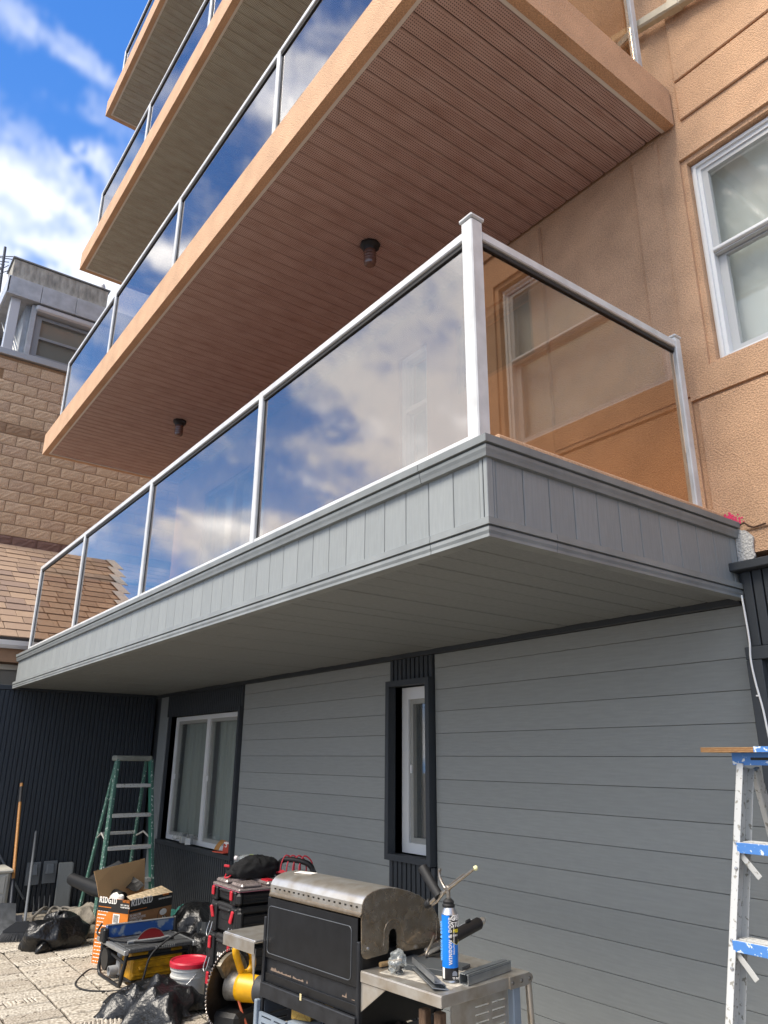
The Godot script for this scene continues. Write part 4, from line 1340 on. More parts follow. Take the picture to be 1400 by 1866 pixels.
func shop_carton() -> void:
	var o := thing("vacuum_carton", "large opened orange and black cardboard carton of a shop vacuum behind the table saw", "cardboard box", Vector3(-5.177, 0, 1.005), 25)
	var orange := mat("carton orange", hex("d97b1c"), 0.55, 0, {"tex": "soft", "scale": Vector3.ONE * 2})
	var brown := mat("carton brown", hex("a8764a"), 0.6, 0, {"tex": "soft", "scale": Vector3.ONE * 2})
	var kraft := mat("kraft card", hex("cfa877"), 0.85, 0, {"tex": "fine", "scale": Vector3(2, 8, 8)})
	var black := mat("print black", hex("1d1a19"), 0.5)
	var white := mat("print white", hex("e8e4dc"), 0.6)
	var hx := 0.18
	var hz := 0.25
	var top := 0.50
	var front := slab(o, "front_panel", Vector3(-hx, 0, hz - 0.005), Vector3(hx, top, hz), orange, 0.001)
	var right := slab(o, "side_panel", Vector3(hx - 0.005, 0, -hz), Vector3(hx, top, hz - 0.0055), brown, 0.001)
	slab(o, "side_panel", Vector3(-hx, 0, -hz), Vector3(-hx + 0.005, top, hz - 0.0055), kraft, 0.001)
	slab(o, "rear_panel", Vector3(-hx + 0.0055, 0, -hz), Vector3(hx - 0.0055, top, -hz + 0.005), kraft, 0.001)
	slab(o, "bottom_panel", Vector3(-hx + 0.006, 0.002, -hz + 0.006), Vector3(hx - 0.006, 0.008, hz - 0.006), kraft, 0.001)
	# printed bands and lettering
	var fz := 0.0028
	slab(front, "print_band", Vector3(-hx + 0.001, 0.150, fz - 0.0005), Vector3(hx - 0.001, top / 2 - 0.001, fz + 0.0004), black, 0.0)
	words(front, "brand_lettering", "RIDGID", 0.044, white, Vector3(-0.168, 0.196, fz + 0.001), Basis(), true, 0.95)
	slab(front, "brand_rule", Vector3(-0.168, 0.178, fz), Vector3(-0.02, 0.184, fz + 0.0012), orange, 0.0)
	words(front, "small_print", "WD1060", 0.014, orange, Vector3(0.105, 0.226, fz + 0.001))
	words(front, "small_print", "WET / DRY VAC", 0.010, white, Vector3(0.085, 0.203, fz + 0.001))
	words(front, "small_print", "16 AMP MOTOR", 0.010, white, Vector3(0.085, 0.186, fz + 0.001))
	for k in 14:
		var y := 0.145 - k * 0.027 - (0.02 if k > 6 else 0.0)
		var w := rng.randf_range(0.06, 0.13)
		for q in 4:
			slab(front, "text_line", Vector3(-0.168 + q * w / 4, y, fz - 0.001), Vector3(-0.168 + (q + rng.randf_range(0.6, 0.92)) * w / 4, y + 0.007, fz), white, 0.0)
	slab(front, "barcode_label", Vector3(0.01, 0.05, fz - 0.001), Vector3(0.085, 0.14, fz + 0.0002), white, 0.0)
	for k in 12:
		slab(front, "barcode_bar", Vector3(0.019 + k * 0.0048, 0.075, fz), Vector3(0.0212 + k * 0.0048 + (0.0012 if k % 3 == 0 else 0.0), 0.132, fz + 0.0006), black, 0.0)
	# printed picture of the vacuum on both faces
	for f in [[front, 0.0, -0.10, Basis(), 0.0], [right, 0.05, -0.03, Basis(Vector3.UP, PI / 2), 0.0]]:
		var pic := Sh.new()
		var bx: Basis = f[3]
		var place := func(x: float, y: float) -> Transform3D:
			return Transform3D(bx, bx * Vector3(x, y, 0.0028 if f[0] == front else 0.0029))
		pic.prism(PackedVector2Array([Vector2(-0.07, -0.07), Vector2(0.07, -0.07), Vector2(0.075, 0.02), Vector2(0.04, 0.055), Vector2(-0.04, 0.055), Vector2(-0.075, 0.02)]), -0.001, 0.0004, place.call(f[1] - 0.02, f[2] + 0.02))
		part(f[0], "printed_vacuum", pic.mesh(), mat("print grey", hex("3b3d40"), 0.5))
		var hose := Sh.new()
		var pts := []
		for k in 12:
			var a := PI * (0.05 + 1.15 * k / 11.0)
			pts.append(place.call(f[1] + 0.07, f[2] + 0.09).origin + bx * Vector3(0.035 * cos(a), 0.075 * sin(a), -0.0034))
		part(f[0], "printed_hose", hose.tube(pts, 0.012 * 0.4, 6).mesh(), black)
	var R := Basis(Vector3.UP, PI / 2)
	slab(right, "print_band", Vector3(0.0022, 0.150, -hz + 0.004), Vector3(0.0032, top / 2 - 0.001, hz - 0.004), black, 0.0)
	words(right, "brand_lettering", "RIDGID", 0.052, white, Vector3(0.0036, 0.186, 0.235), R, true, 0.95)
	slab(right, "brand_rule", Vector3(0.0024, 0.168, 0.05), Vector3(0.0037, 0.174, 0.235), orange, 0.0)
	words(right, "small_print", "10 GALLON", 0.017, white, Vector3(0.0032, 0.120, 0.235), R, false)
	words(right, "small_print", "STAINLESS STEEL", 0.017, white, Vector3(0.0032, 0.098, 0.235), R, false)
	words(right, "small_print", "WET/DRY VAC", 0.017, white, Vector3(0.0032, 0.076, 0.235), R, false)
	words(right, "small_print", "WD1060", 0.014, orange, Vector3(0.0034, 0.232, -0.125), R)
	words(right, "small_print", "HIGH PERFORMANCE", 0.011, white, Vector3(0.0034, 0.208, -0.08), R)
	part(right, "printed_seal", Sh.new().lathe([Vector2(0, 0.0016), Vector2(0.04, 0.0012), Vector2(0.042, 0.0)], 20, Transform3D(Basis(Vector3.FORWARD, PI / 2) * Basis.from_scale(Vector3(0.6, 1, 1)), Vector3(0.0025, 0.11, -0.15))).mesh(), white)
	slab(right, "size_label", Vector3(0.002, 0.02, -0.19), Vector3(0.0032, 0.075, -0.145), white, 0.0)
	words(right, "size_number", "10", 0.026, black, Vector3(0.0036, 0.04, -0.152), R)
	words(right, "size_number", "GAL", 0.012, black, Vector3(0.0036, 0.024, -0.152), R)
	# flaps
	var rear := Sh.new()
	var A := [Vector3(-hx, top, hz), Vector3(-hx, top, -hz - 0.02), Vector3(-hx - 0.03, top + 0.245, -hz - 0.02), Vector3(-hx - 0.04, top + 0.20, hz + 0.05)]
	var rows := [[A[0], A[0].lerp(A[1], 0.35), A[0].lerp(A[1], 0.65), A[1]], [A[3].lerp(A[0], 0.5) + Vector3(0.006, 0, 0), A[3].lerp(A[2], 0.35).lerp(A[0].lerp(A[1], 0.35), 0.5), A[3].lerp(A[2], 0.65).lerp(A[0].lerp(A[1], 0.65), 0.5) + Vector3(0.005, 0, 0), A[2].lerp(A[1], 0.5)], [A[3], A[3].lerp(A[2], 0.35), A[3].lerp(A[2], 0.65), A[2]]]
	part(o, "raised_flap", rear.sheet(rows, 0.004, false).mesh(), kraft)
	part(o, "side_flap", Sh.new().sheet([[Vector3(hx, top, hz - 0.02), Vector3(hx, top, 0), Vector3(hx, top, -hz)], [Vector3(hx - 0.09, top + 0.02, hz - 0.05), Vector3(hx - 0.10, top + 0.03, 0), Vector3(hx - 0.12, top + 0.045, -hz + 0.02)]], 0.004, false).mesh(), mat("flap print", hex("e2cba8"), 0.6, 0, {"tex": "blot", "scale": Vector3.ONE * 6}))
	part(o, "packing_paper", Sh.new().lump(Vector3(-0.09, top - 0.03, hz - 0.12), Vector3(0.06, 0.04, 0.04), 0.02, 9.0, 5, 28, 16, false).mesh(), white)
	var roll := thing("black_sheeting", "roll of matt black sheeting sticking out of the orange carton to the left", "plastic sheeting", Vector3(-5.3, 0.5, 1.13), 12)
	var sheetm := mat("matt black sheet", hex("16181b"), 0.5, 0, {"tex": "soft"})
	part(roll, "rolled_sheet", Sh.new().tube([Vector3(-0.86, 0.03, -0.02), Vector3(-0.4, 0.0, 0.0), Vector3(0.12, -0.02, 0.02)], [0.052, 0.06, 0.05], 14).mesh(), sheetm)
	var fan := []
	for j in 9:
		var row := []
		for i in 9:
			var u := i / 8.0
			var v := j / 8.0
			row.append(Vector3(lerpf(-0.72, 0.12, u) + 0.36 * v * (1.0 - u), lerpf(0.03, 0.02, u) + v * (0.20 * (1 - u * 0.85)) + 0.012 * sin(u * 9 + v * 5), -0.09 - 0.10 * v + 0.012 * sin(u * 14.0)))
		fan.append(row)
	part(roll, "loose_sheet", Sh.new().sheet(fan, 0.002, false).mesh(), sheetm)


func table_saw() -> void:
	var o := thing("table_saw", "portable yellow table saw with red blade and blue fence in a black tube frame", "table saw", Vector3(-4.60, 0, 1.09), 1.5)
	var yellow := mat("tool yellow", hex("e0a312"), 0.5, 0, {"tex": "blot", "scale": Vector3.ONE * 3})
	var grey := mat("cast table", hex("6f7173"), 0.45, 0.5, {"tex": "blot", "scale": Vector3(4, 4, 9)})
	var black := mat("frame black", hex("17181a"), 0.45)
	var silver := mat("rail silver", hex("b5b8ba"), 0.35, 0.7, {"tex": "soft"})
	var top := part(o, "table_top", Sh.new().box(Vector3(0, 0.258, 0), Vector3(0.57, 0.03, 0.5), 0.006).mesh(), grey)
	for k in 2:
		slab(top, "mitre_slot", Vector3([-0.07, 0.19][k] - 0.01, 0.2725, -0.249), Vector3([-0.07, 0.19][k] + 0.01, 0.2742, 0.249), mat("slot dark", hex("2b2c2d"), 0.6), 0.0)
	slab(top, "throat_plate", Vector3(0.0, 0.2732, -0.17), Vector3(0.09, 0.2745, 0.17), mat("plate grey", hex("8e9091"), 0.4, 0.4), 0.0)
	words(top, "table_scale", "| | | | | | | | | |", 0.014, mat("print pale", hex("c8c8c4"), 0.6), Vector3(0.2865, 0.25, 0.05), Basis(Vector3.UP, PI / 2))
	part(o, "front_rail", cube(Vector3(0.62, 0.032, 0.034), 0.004), silver, Vector3(-0.02, 0.25, 0.27))
	part(o, "rear_rail", cube(Vector3(0.62, 0.032, 0.034), 0.004), silver, Vector3(-0.02, 0.25, -0.27))
	var fence := part(o, "fence", cube(Vector3(0.03, 0.088, 0.56), 0.004), mat("fence blue", Color.WHITE, 0.45, 0.2, {"tex": "worn_fence", "scale": Vector3.ONE * 2.0}), Vector3(-0.16, 0.32, 0.0))
	part(fence, "fence_cap", cube(Vector3(0.036, 0.006, 0.56), 0.002), silver, Vector3(0, 0.0475, 0))
	part(fence, "fence_clamp", cube(Vector3(0.09, 0.10, 0.045), 0.01), black, Vector3(0, -0.02, 0.29))
	part(fence, "fence_clamp", cube(Vector3(0.06, 0.12, 0.03), 0.008), black, Vector3(0, 0.0, -0.285))
	var teeth := PackedVector2Array()
	for k in 120:
		var a := TAU * k / 120.0
		var r := 0.125 if k % 3 == 0 else 0.121
		teeth.append(Vector2(cos(a) * r, sin(a) * r))
	var blade := part(o, "blade", Sh.new().prism(teeth, -0.0012, 0.0012).mesh(), mat("red blade", hex("8c1f24"), 0.4, 0.1), Vector3(0.045, 0.225, -0.01), Basis(Vector3.UP, PI / 2))
	part(blade, "blade_rim", Sh.new().lathe([Vector2(0.121, -0.0016), Vector2(0.1255, -0.0016), Vector2(0.1255, 0.0016), Vector2(0.121, 0.0016)], 60, Transform3D(Basis(Vector3.RIGHT, PI / 2), Vector3.ZERO)).mesh(), mat("tooth steel", hex("a59d98"), 0.35, 0.8))
	part(o, "push_stick", Sh.new().tube([Vector3(0.11, 0.283, 0.2), Vector3(0.13, 0.284, -0.05), Vector3(0.10, 0.284, -0.13)], 0.011, 6).mesh(), mat("dull grey", hex("7a7c7d"), 0.5))
	# body
	var body := Sh.new()
	body.box(Vector3(0.03, 0.14, 0), Vector3(0.40, 0.19, 0.40), 0.012)
	var bd := part(o, "body", body.mesh(), yellow)
	slab(bd, "body_foot", Vector3(-0.17, 0.028, -0.2), Vector3(0.235, 0.05, 0.2), black, 0.004)
	slab(bd, "hand_slot", Vector3(0.2302, 0.2, -0.10), Vector3(0.236, 0.232, 0.08), mat("slot dark", hex("2b2c2d"), 0.6), 0.002)
	slab(bd, "body_rib", Vector3(0.2302, 0.075, -0.19), Vector3(0.244, 0.095, 0.19), yellow, 0.005)
	slab(bd, "body_rib", Vector3(0.2302, 0.165, -0.19), Vector3(0.241, 0.18, 0.19), yellow, 0.005)
	slab(bd, "push_stick_holder", Vector3(0.2302, 0.112, 0.09), Vector3(0.262, 0.143, 0.15), yellow, 0.008)
	slab(bd, "push_stick_holder", Vector3(0.2302, 0.112, -0.15), Vector3(0.262, 0.143, -0.09), yellow, 0.008)
	slab(bd, "stored_stick", Vector3(0.236, 0.12, -0.09), Vector3(0.246, 0.134, 0.09), yellow, 0.004)
	part(o, "motor", Sh.new().lathe([Vector2(0, 0.0), Vector2(0.07, 0.0), Vector2(0.075, 0.03), Vector2(0.075, 0.12), Vector2(0, 0.12)], 16, Transform3D(Basis(Vector3.RIGHT, PI / 2), Vector3(-0.13, 0.14, 0.16))).mesh(), black)
	part(o, "dust_port", Sh.new().lathe([Vector2(0.026, 0.0), Vector2(0.033, 0.0), Vector2(0.033, 0.075), Vector2(0.026, 0.075), Vector2(0.026, 0.0)], 18, Transform3D(Basis(Vector3.RIGHT, PI / 2), Vector3(0.0, 0.085, 0.21))).mesh(), mat("port grey", hex("8b8d8e"), 0.5))
	part(o, "dust_elbow", cube(Vector3(0.06, 0.2, 0.04), 0.01), mats["port grey"], Vector3(0.005, 0.15, 0.206))
	# tube frames in front and behind
	for z in [0.245, -0.245]:
		var pts := [Vector3(-0.27, 0.24, z)]
		for k in 6:
			var a := PI + PI / 2 * k / 5.0
			pts.append(Vector3(-0.27 + 0.06 + 0.06 * cos(a), 0.075 + 0.06 * sin(a), z + signf(z) * 0.02))
		for k in 6:
			var a := PI * 1.5 + PI / 2 * k / 5.0
			pts.append(Vector3(0.22 - 0.06 + 0.06 * cos(a), 0.075 + 0.06 * sin(a), z + signf(z) * 0.02))
		pts.append(Vector3(0.24, 0.24, z))
		part(o, "tube_frame", Sh.new().tube(pts, 0.0145, 10).mesh(), black)
		part(o, "frame_brace", Sh.new().tube([Vector3(-0.26, 0.19, z), Vector3(0.23, 0.165, z)], 0.011, 8).mesh(), black)
	for x in [-0.27, 0.235]:
		part(o, "frame_brace", Sh.new().tube([Vector3(x, 0.20, 0.245), Vector3(x, 0.20, -0.245)], 0.012, 8).mesh(), black)
	# cable over the table and down onto the paving
	var cord := thing("saw_cable", "black power cable looping from the table saw onto the paving", "cable", Vector3(-4.60, 0, 1.09))
	var rub := mat("black rubber", hex("1c1c1d"), 0.8)
	part(cord, "cable_run", Sh.new().tube(smooth_path([Vector3(0.31, 0.32, -0.22), Vector3(0.33, 0.35, -0.12), Vector3(0.30, 0.28, 0.0), Vector3(0.31, 0.2, 0.09), Vector3(0.32, 0.05, 0.14), Vector3(0.3, 0.012, 0.24), Vector3(0.16, 0.012, 0.46), Vector3(-0.05, 0.012, 0.50), Vector3(-0.3, 0.012, 0.38), Vector3(-0.42, 0.012, 0.28), Vector3(-0.34, 0.012, 0.22)]), 0.0075, 7).mesh(), rub)
	part(cord, "cable_run", Sh.new().tube(smooth_path([Vector3(-0.28, 0.36, 0.28), Vector3(-0.24, 0.30, 0.32), Vector3(-0.1, 0.285, 0.27), Vector3(0.06, 0.284, 0.21), Vector3(0.2, 0.283, 0.02), Vector3(0.15, 0.283, -0.15)]), 0.008, 7).mesh(), rub)
	part(cord, "plug", cube(Vector3(0.05, 0.03, 0.035), 0.008), rub, Vector3(-0.345, 0.02, 0.19))


func smooth_path(pts: Array, each := 8) -> Array:
	var c := Curve3D.new()
	for k in pts.size():
		var t: Vector3 = (pts[mini(k + 1, pts.size() - 1)] - pts[maxi(k - 1, 0)]) / 6.0
		c.add_point(pts[k], -t, t)
	var out := []
	for k in (pts.size() - 1) * each + 1:
		out.append(c.samplef(float(k) / each))
	return out


func bucket_and_plastic() -> void:
	var o := thing("plastic_pail", "white plastic pail with a bright red lid beside the black tool cases", "bucket", Vector3(-3.80, 0, 1.07))
	var white := mat("pail white", hex("d2d2ce"), 0.4, 0, {"tex": "soft", "scale": Vector3.ONE * 3})
	part(o, "pail", Sh.new().lathe([Vector2(0, 0), Vector2(0.112, 0), Vector2(0.122, 0.17), Vector2(0.13, 0.172), Vector2(0.13, 0.182), Vector2(0.123, 0.184), Vector2(0.125, 0.215), Vector2(0.132, 0.217), Vector2(0.132, 0.227), Vector2(0.126, 0.229), Vector2(0.127, 0.25), Vector2(0, 0.25)], 36).mesh(), white)
	part(o, "lid", Sh.new().lathe([Vector2(0.128, 0.235), Vector2(0.139, 0.237), Vector2(0.14, 0.262), Vector2(0.134, 0.272), Vector2(0.128, 0.27), Vector2(0.122, 0.262), Vector2(0.0, 0.26)], 40).mesh(), mat("lid red", hex("c01f36"), 0.4, 0, {"tex": "soft", "scale": Vector3.ONE * 4}))
	part(o, "handle", Sh.new().tube(smooth_path([Vector3(0.13, 0.21, 0.0), Vector3(0.13, 0.15, 0.07), Vector3(0.08, 0.10, 0.125), Vector3(-0.02, 0.09, 0.14), Vector3(-0.1, 0.14, 0.1)]), 0.0028, 6).mesh(), mat("wire", hex("b9babb"), 0.35, 0.8))
	part(o, "handle_grip", Sh.new().tube([Vector3(0.085, 0.108, 0.122), Vector3(0.03, 0.092, 0.138)], 0.009, 8).mesh(), white)
	for k in 2:
		part(o, "printed_label", cube(Vector3(0.035, 0.022, 0.002), 0.0), mat("label brown", hex("5a3b38"), 0.6), Vector3(0.06 + 0.035 * k, 0.125 - 0.035 * k, 0.106 - 0.022 * k), Basis(Vector3.UP, 0.55 + 0.25 * k))
	var plastic: Material = mats["black plastic"]
	var big := thing("black_plastic_sheet", "big crumpled glossy black plastic sheet heaped in front of the red lidded pail", "plastic sheeting", Vector3(-3.68, 0, 1.36))
	part(big, "heaped_sheet", draped(0.62, 0.46, 0.235, 31, 0.30, 0.02).mesh(), plastic, Vector3.ZERO, Basis(Vector3.UP, 0.5))
	part(big, "loose_corner", draped(0.34, 0.26, 0.10, 37, 0.2, 0.0).mesh(), plastic, Vector3(-0.3, 0, 0.06), Basis(Vector3.UP, 1.1))
	var flat := thing("black_bin_liner", "flat shiny black bin liner spread between the table saw and the pail", "plastic sheeting", Vector3(-4.12, 0, 1.12))
	part(flat, "spread_liner", draped(0.55, 0.40, 0.12, 41, 0.2, -0.05).mesh(), plastic, Vector3.ZERO, Basis(Vector3.UP, 0.9))
	part(flat, "spread_liner", draped(0.42, 0.30, 0.16, 47, 0.25, 0.05).mesh(), plastic, Vector3(0.02, 0, -0.3), Basis(Vector3.UP, -0.4))
	# clutter against the wall behind the saw
	var back := thing("black_bags", "dull black bags heaped against the slats under the wide window", "rubbish bag", Vector3(-5.1, 0, 0.45))
	part(back, "bag_body", Sh.new().lump(Vector3(0, 0.14, 0), Vector3(0.26, 0.2, 0.2), 0.08, 2.6, 51, 48, 26, true, 0.004).mesh(), plastic)
	part(back, "bag_body", Sh.new().lump(Vector3(0.42, 0.09, 0.05), Vector3(0.24, 0.13, 0.18), 0.07, 3.0, 53, 44, 24, true, 0.004).mesh(), plastic)
	var gut := thing("trim_offcuts", "two grey folded trim offcuts standing behind the red lidded pail", "trim", Vector3(-5.0, 0.06, 0.52))
	for k in 2:
		var p := PackedVector2Array([Vector2(0, 0), Vector2(0.15, 0.0), Vector2(0.15, 0.05), Vector2(0.145, 0.05), Vector2(0.145, 0.005), Vector2(0.0, 0.005)])
		part(gut, "folded_trim", Sh.new().prism(p, 0.0, 0.2, Transform3D(Basis(Vector3.RIGHT, -PI / 2) , Vector3(0.0 + k * 0.17, 0, -k * 0.03))).mesh(), mat("dark trim", hex("45494c"), 0.5), Vector3.ZERO, Basis(Vector3(0, 0, 1), 0.16) * Basis(Vector3.UP, -0.2))
	var net := thing("teal_netting", "crumpled teal netting on the ground below the wide window", "netting", Vector3(-5.95, 0, 0.24))
	part(net, "net_heap", Sh.new().lump(Vector3(0, 0.09, 0), Vector3(0.2, 0.1, 0.13), 0.06, 9.0, 61, 44, 24, false, 0.004).mesh(), mat("teal net", hex("3f8f83"), 0.8, 0, {"tex": "speck", "scale": Vector3.ONE * 9}))
	var plank := thing("timber_offcut", "pale timber offcut lying on the ground beside the tool cases", "timber", Vector3(-4.5, 0.03, 0.4), 12)
	part(plank, "wood_piece", cube(Vector3(0.6, 0.04, 0.09), 0.003), mat("pale wood", hex("b39a72"), 0.7, 0, {"tex": "wood", "scale": Vector3(1, 14, 14)}))


# a thin sheet lying in peaks and creases over the ground: w by d, h high, made of large taut facets
func draped(w: float, d: float, h: float, seed_: int, ragged: float, shift: float) -> Sh:
	var r := RandomNumberGenerator.new()
	r.seed = seed_
	var rows := []
	var nj := 9
	var ni := 12
	for j in nj:
		var row := []
		for i in ni:
			var u := (i / (ni - 1.0)) * 2.0 - 1.0
			var v := (j / (nj - 1.0)) * 2.0 - 1.0
			var rim := 1.0 + ragged * r.randf_range(-0.7, 0.7)
			var m := maxf(absf(u - shift), absf(v))
			var y := h * sqrt(clampf(1.0 - pow(m, 1.8), 0.0, 1.0)) * (0.45 + 0.65 * r.randf() * r.randf() + 0.35 * r.randf())
			row.append(Vector3((u * rim + r.randf_range(-0.06, 0.06)) * w * 0.5, 0.006 + y, (v * rim + r.randf_range(-0.08, 0.08)) * d * 0.5))
		rows.append(row)
	# each facet cut finer, its middle pulled in a little, so that folds are soft and panels nearly flat
	var fine := []
	for j in (nj - 1) * 4 + 1:
		var row := []
		for i in (ni - 1) * 4 + 1:
			var a := mini(i / 4, ni - 2)
			var b := mini(j / 4, nj - 2)
			var s := i / 4.0 - a
			var t := j / 4.0 - b
			var p: Vector3
			if (a + b) % 2 == 0:
				p = rows[b][a] + (rows[b][a + 1] - rows[b][a]) * s + (rows[b + 1][a + 1] - rows[b][a + 1]) * t if s >= t else rows[b][a] + (rows[b + 1][a] - rows[b][a]) * t + (rows[b + 1][a + 1] - rows[b + 1][a]) * s
			elif s + t <= 1.0:
				p = rows[b][a] + (rows[b][a + 1] - rows[b][a]) * s + (rows[b + 1][a] - rows[b][a]) * t
			else:
				p = rows[b + 1][a + 1] + (rows[b + 1][a] - rows[b + 1][a + 1]) * (1.0 - s) + (rows[b][a + 1] - rows[b + 1][a + 1]) * (1.0 - t)
			row.append(p + Vector3(0, 0.004 * sin(p.x * 60.0 + p.z * 37.0), 0))
		fine.append(row)
	for pass_ in 6:
		var soft := []
		for j in fine.size():
			var row := []
			for i in fine[0].size():
				var c: Vector3 = fine[j][i]
				if i > 0 and j > 0 and i < fine[0].size() - 1 and j < fine.size() - 1:
					c = c * 0.4 + (fine[j][i - 1] + fine[j][i + 1] + fine[j - 1][i] + fine[j + 1][i]) * 0.15
				row.append(c)
			soft.append(row)
		fine = soft
	return Sh.new().sheet(fine, 0.0, true)


func tool_case(label: String, y0: float, y1: float, kind: int) -> Node3D:
	var o := thing("tool_case", label, "tool case", Vector3(-3.335 + rng.randf_range(-0.006, 0.006), y0, 0.80), rng.randf_range(-1.0, 1.0), "stacked black tool cases")
	var blk := mat("case black", hex("1b1c1e"), 0.55, 0, {"bump": "speck_h", "amount": 0.04, "scale": Vector3.ONE * 9, "tex": "blot"})
	var red := mat("latch red", hex("b81e2d"), 0.45)
	var wire := mat("wire", hex("b9babb"), 0.35, 0.8)
	var h := y1 - y0
	var lid := 0.045 if kind > 0 else 0.012
	var body := Sh.new()
	body.box(Vector3(0, (h - lid) / 2, 0), Vector3(0.41, h - lid - 0.002, 0.50), 0.022)
	part(o, "case_body", body.mesh(), blk)
	if kind > 0:
		var l := Sh.new()
		l.box(Vector3(0, h - lid / 2 - 0.001, 0), Vector3(0.43, lid - 0.002, 0.525), 0.012)
		part(o, "case_lid", l.mesh(), blk)
	else:
		# clear organiser lid with bevelled bulges over a tray of bins
		var l := Sh.new()
		var P := [[-0.215, 0.0, -0.26], [0.215, 0.0, 0.26]]
		l.box(Vector3(0, h + 0.004, 0), Vector3(0.43, 0.018, 0.52), 0.006)
		for q in [[-0.12, 0.16], [0.12, 0.16], [0.0, -0.1]]:
			l.box(Vector3(q[0], h + 0.025, q[1]), Vector3(0.17 if q[1] > 0 else 0.38, 0.028, 0.16 if q[1] > 0 else 0.28), 0.012)
		part(o, "clear_lid", l.mesh(), mat("smoky lid", hex("a39693"), 0.2, 0, {"spec": 0.7, "tex": "blot", "scale": Vector3.ONE * 7}))
		slab(o, "lid_seal", Vector3(-0.212, h - 0.008, -0.257), Vector3(0.212, h - 0.005, 0.257), mat("seal pink", hex("b5687a"), 0.5), 0.001)
		slab(o, "lid_clip", Vector3(0.07, h + 0.03, -0.03), Vector3(0.17, h + 0.046, 0.03), red, 0.004)
	# corner posts, latches and the handle recess on the end towards the yard
	for x in [-0.145, 0.145]:
		part(o, "latch_rib", cube(Vector3(0.075, h * 0.92, 0.03), 0.008), blk, Vector3(x, h * 0.47, 0.258))
		var t := 0.0 if kind != 1 else 0.35 * signf(x)
		part(o, "latch", cube(Vector3(0.032, minf(0.075, h * 0.62), 0.014), 0.005), red, Vector3(x, h - lid - 0.02, 0.281), Basis(Vector3(0, 0, 1), -t * 0.6) * Basis(Vector3.RIGHT, -t * 0.4))
		if kind == 1 or kind == 2:
			part(o, "latch_wire", Sh.new().tube(smooth_path([Vector3(x - 0.02, 0.06, 0.283), Vector3(x - 0.024, 0.0, 0.3), Vector3(x, -0.025, 0.306), Vector3(x + 0.024, 0.0, 0.3), Vector3(x + 0.02, 0.06, 0.283)], 4), 0.003, 6).mesh(), wire)
	part(o, "handle_recess", cube(Vector3(0.15, h * 0.36, 0.012), 0.006), blk, Vector3(0, h * 0.62, 0.247))
	part(o, "carry_handle", cube(Vector3(0.16, 0.022, 0.024), 0.008), blk, Vector3(0, h * 0.80, 0.258))
	for k in 3:
		part(o, "side_rib", cube(Vector3(0.012, 0.012, 0.44), 0.004), blk, Vector3(0.207, h * (0.2 + 0.24 * k), 0))
	slab(o, "side_stripe", Vector3(0.2055, h * 0.3, -0.20), Vector3(0.2085, h * 0.48, -0.02), mat("dark red stripe", hex("7d1626"), 0.5), 0.001)
	for x in [-0.2, 0.2]:
		for z in [-0.245, 0.245]:
			part(o, "corner_post", cube(Vector3(0.05, h * 0.9, 0.05), 0.02), blk, Vector3(x, h * 0.46, z))
	return o


func tool_stack() -> void:
	tool_case("bottom black tool case of the stack, on the ground behind the mitre saw", 0.0, 0.285, 3)
	var c := tool_case("tall black tool case lettered in white, second from the bottom of the stack", 0.287, 0.50, 2)
	words(c, "brand_lettering", "HUSKY", 0.034, mat("print white", hex("e8e4dc"), 0.6), Vector3(-0.05, 0.07, 0.252), Basis(Vector3(0, 0, 1), -0.03), true, 1.1)
	slab(c, "name_plate", Vector3(-0.04, 0.035, 0.2505), Vector3(0.06, 0.054, 0.253), mats["print white"], 0.001)
	part(c, "brand_mark", Sh.new().prism(PackedVector2Array([Vector2(-0.012, 0), Vector2(0, 0.03), Vector2(0.012, 0), Vector2(0.004, 0), Vector2(0, 0.012), Vector2(-0.004, 0)]), 0.0, 0.0015, Transform3D(Basis(), Vector3(-0.066, 0.075, 0.2505))).mesh(), mats["print white"])
	tool_case("black tool case with tilted red latches, directly under the clear lidded organiser", 0.502, 0.69, 1)
	tool_case("black parts organiser with smoky clear lid on top of the tool case stack", 0.692, 0.785, 0)


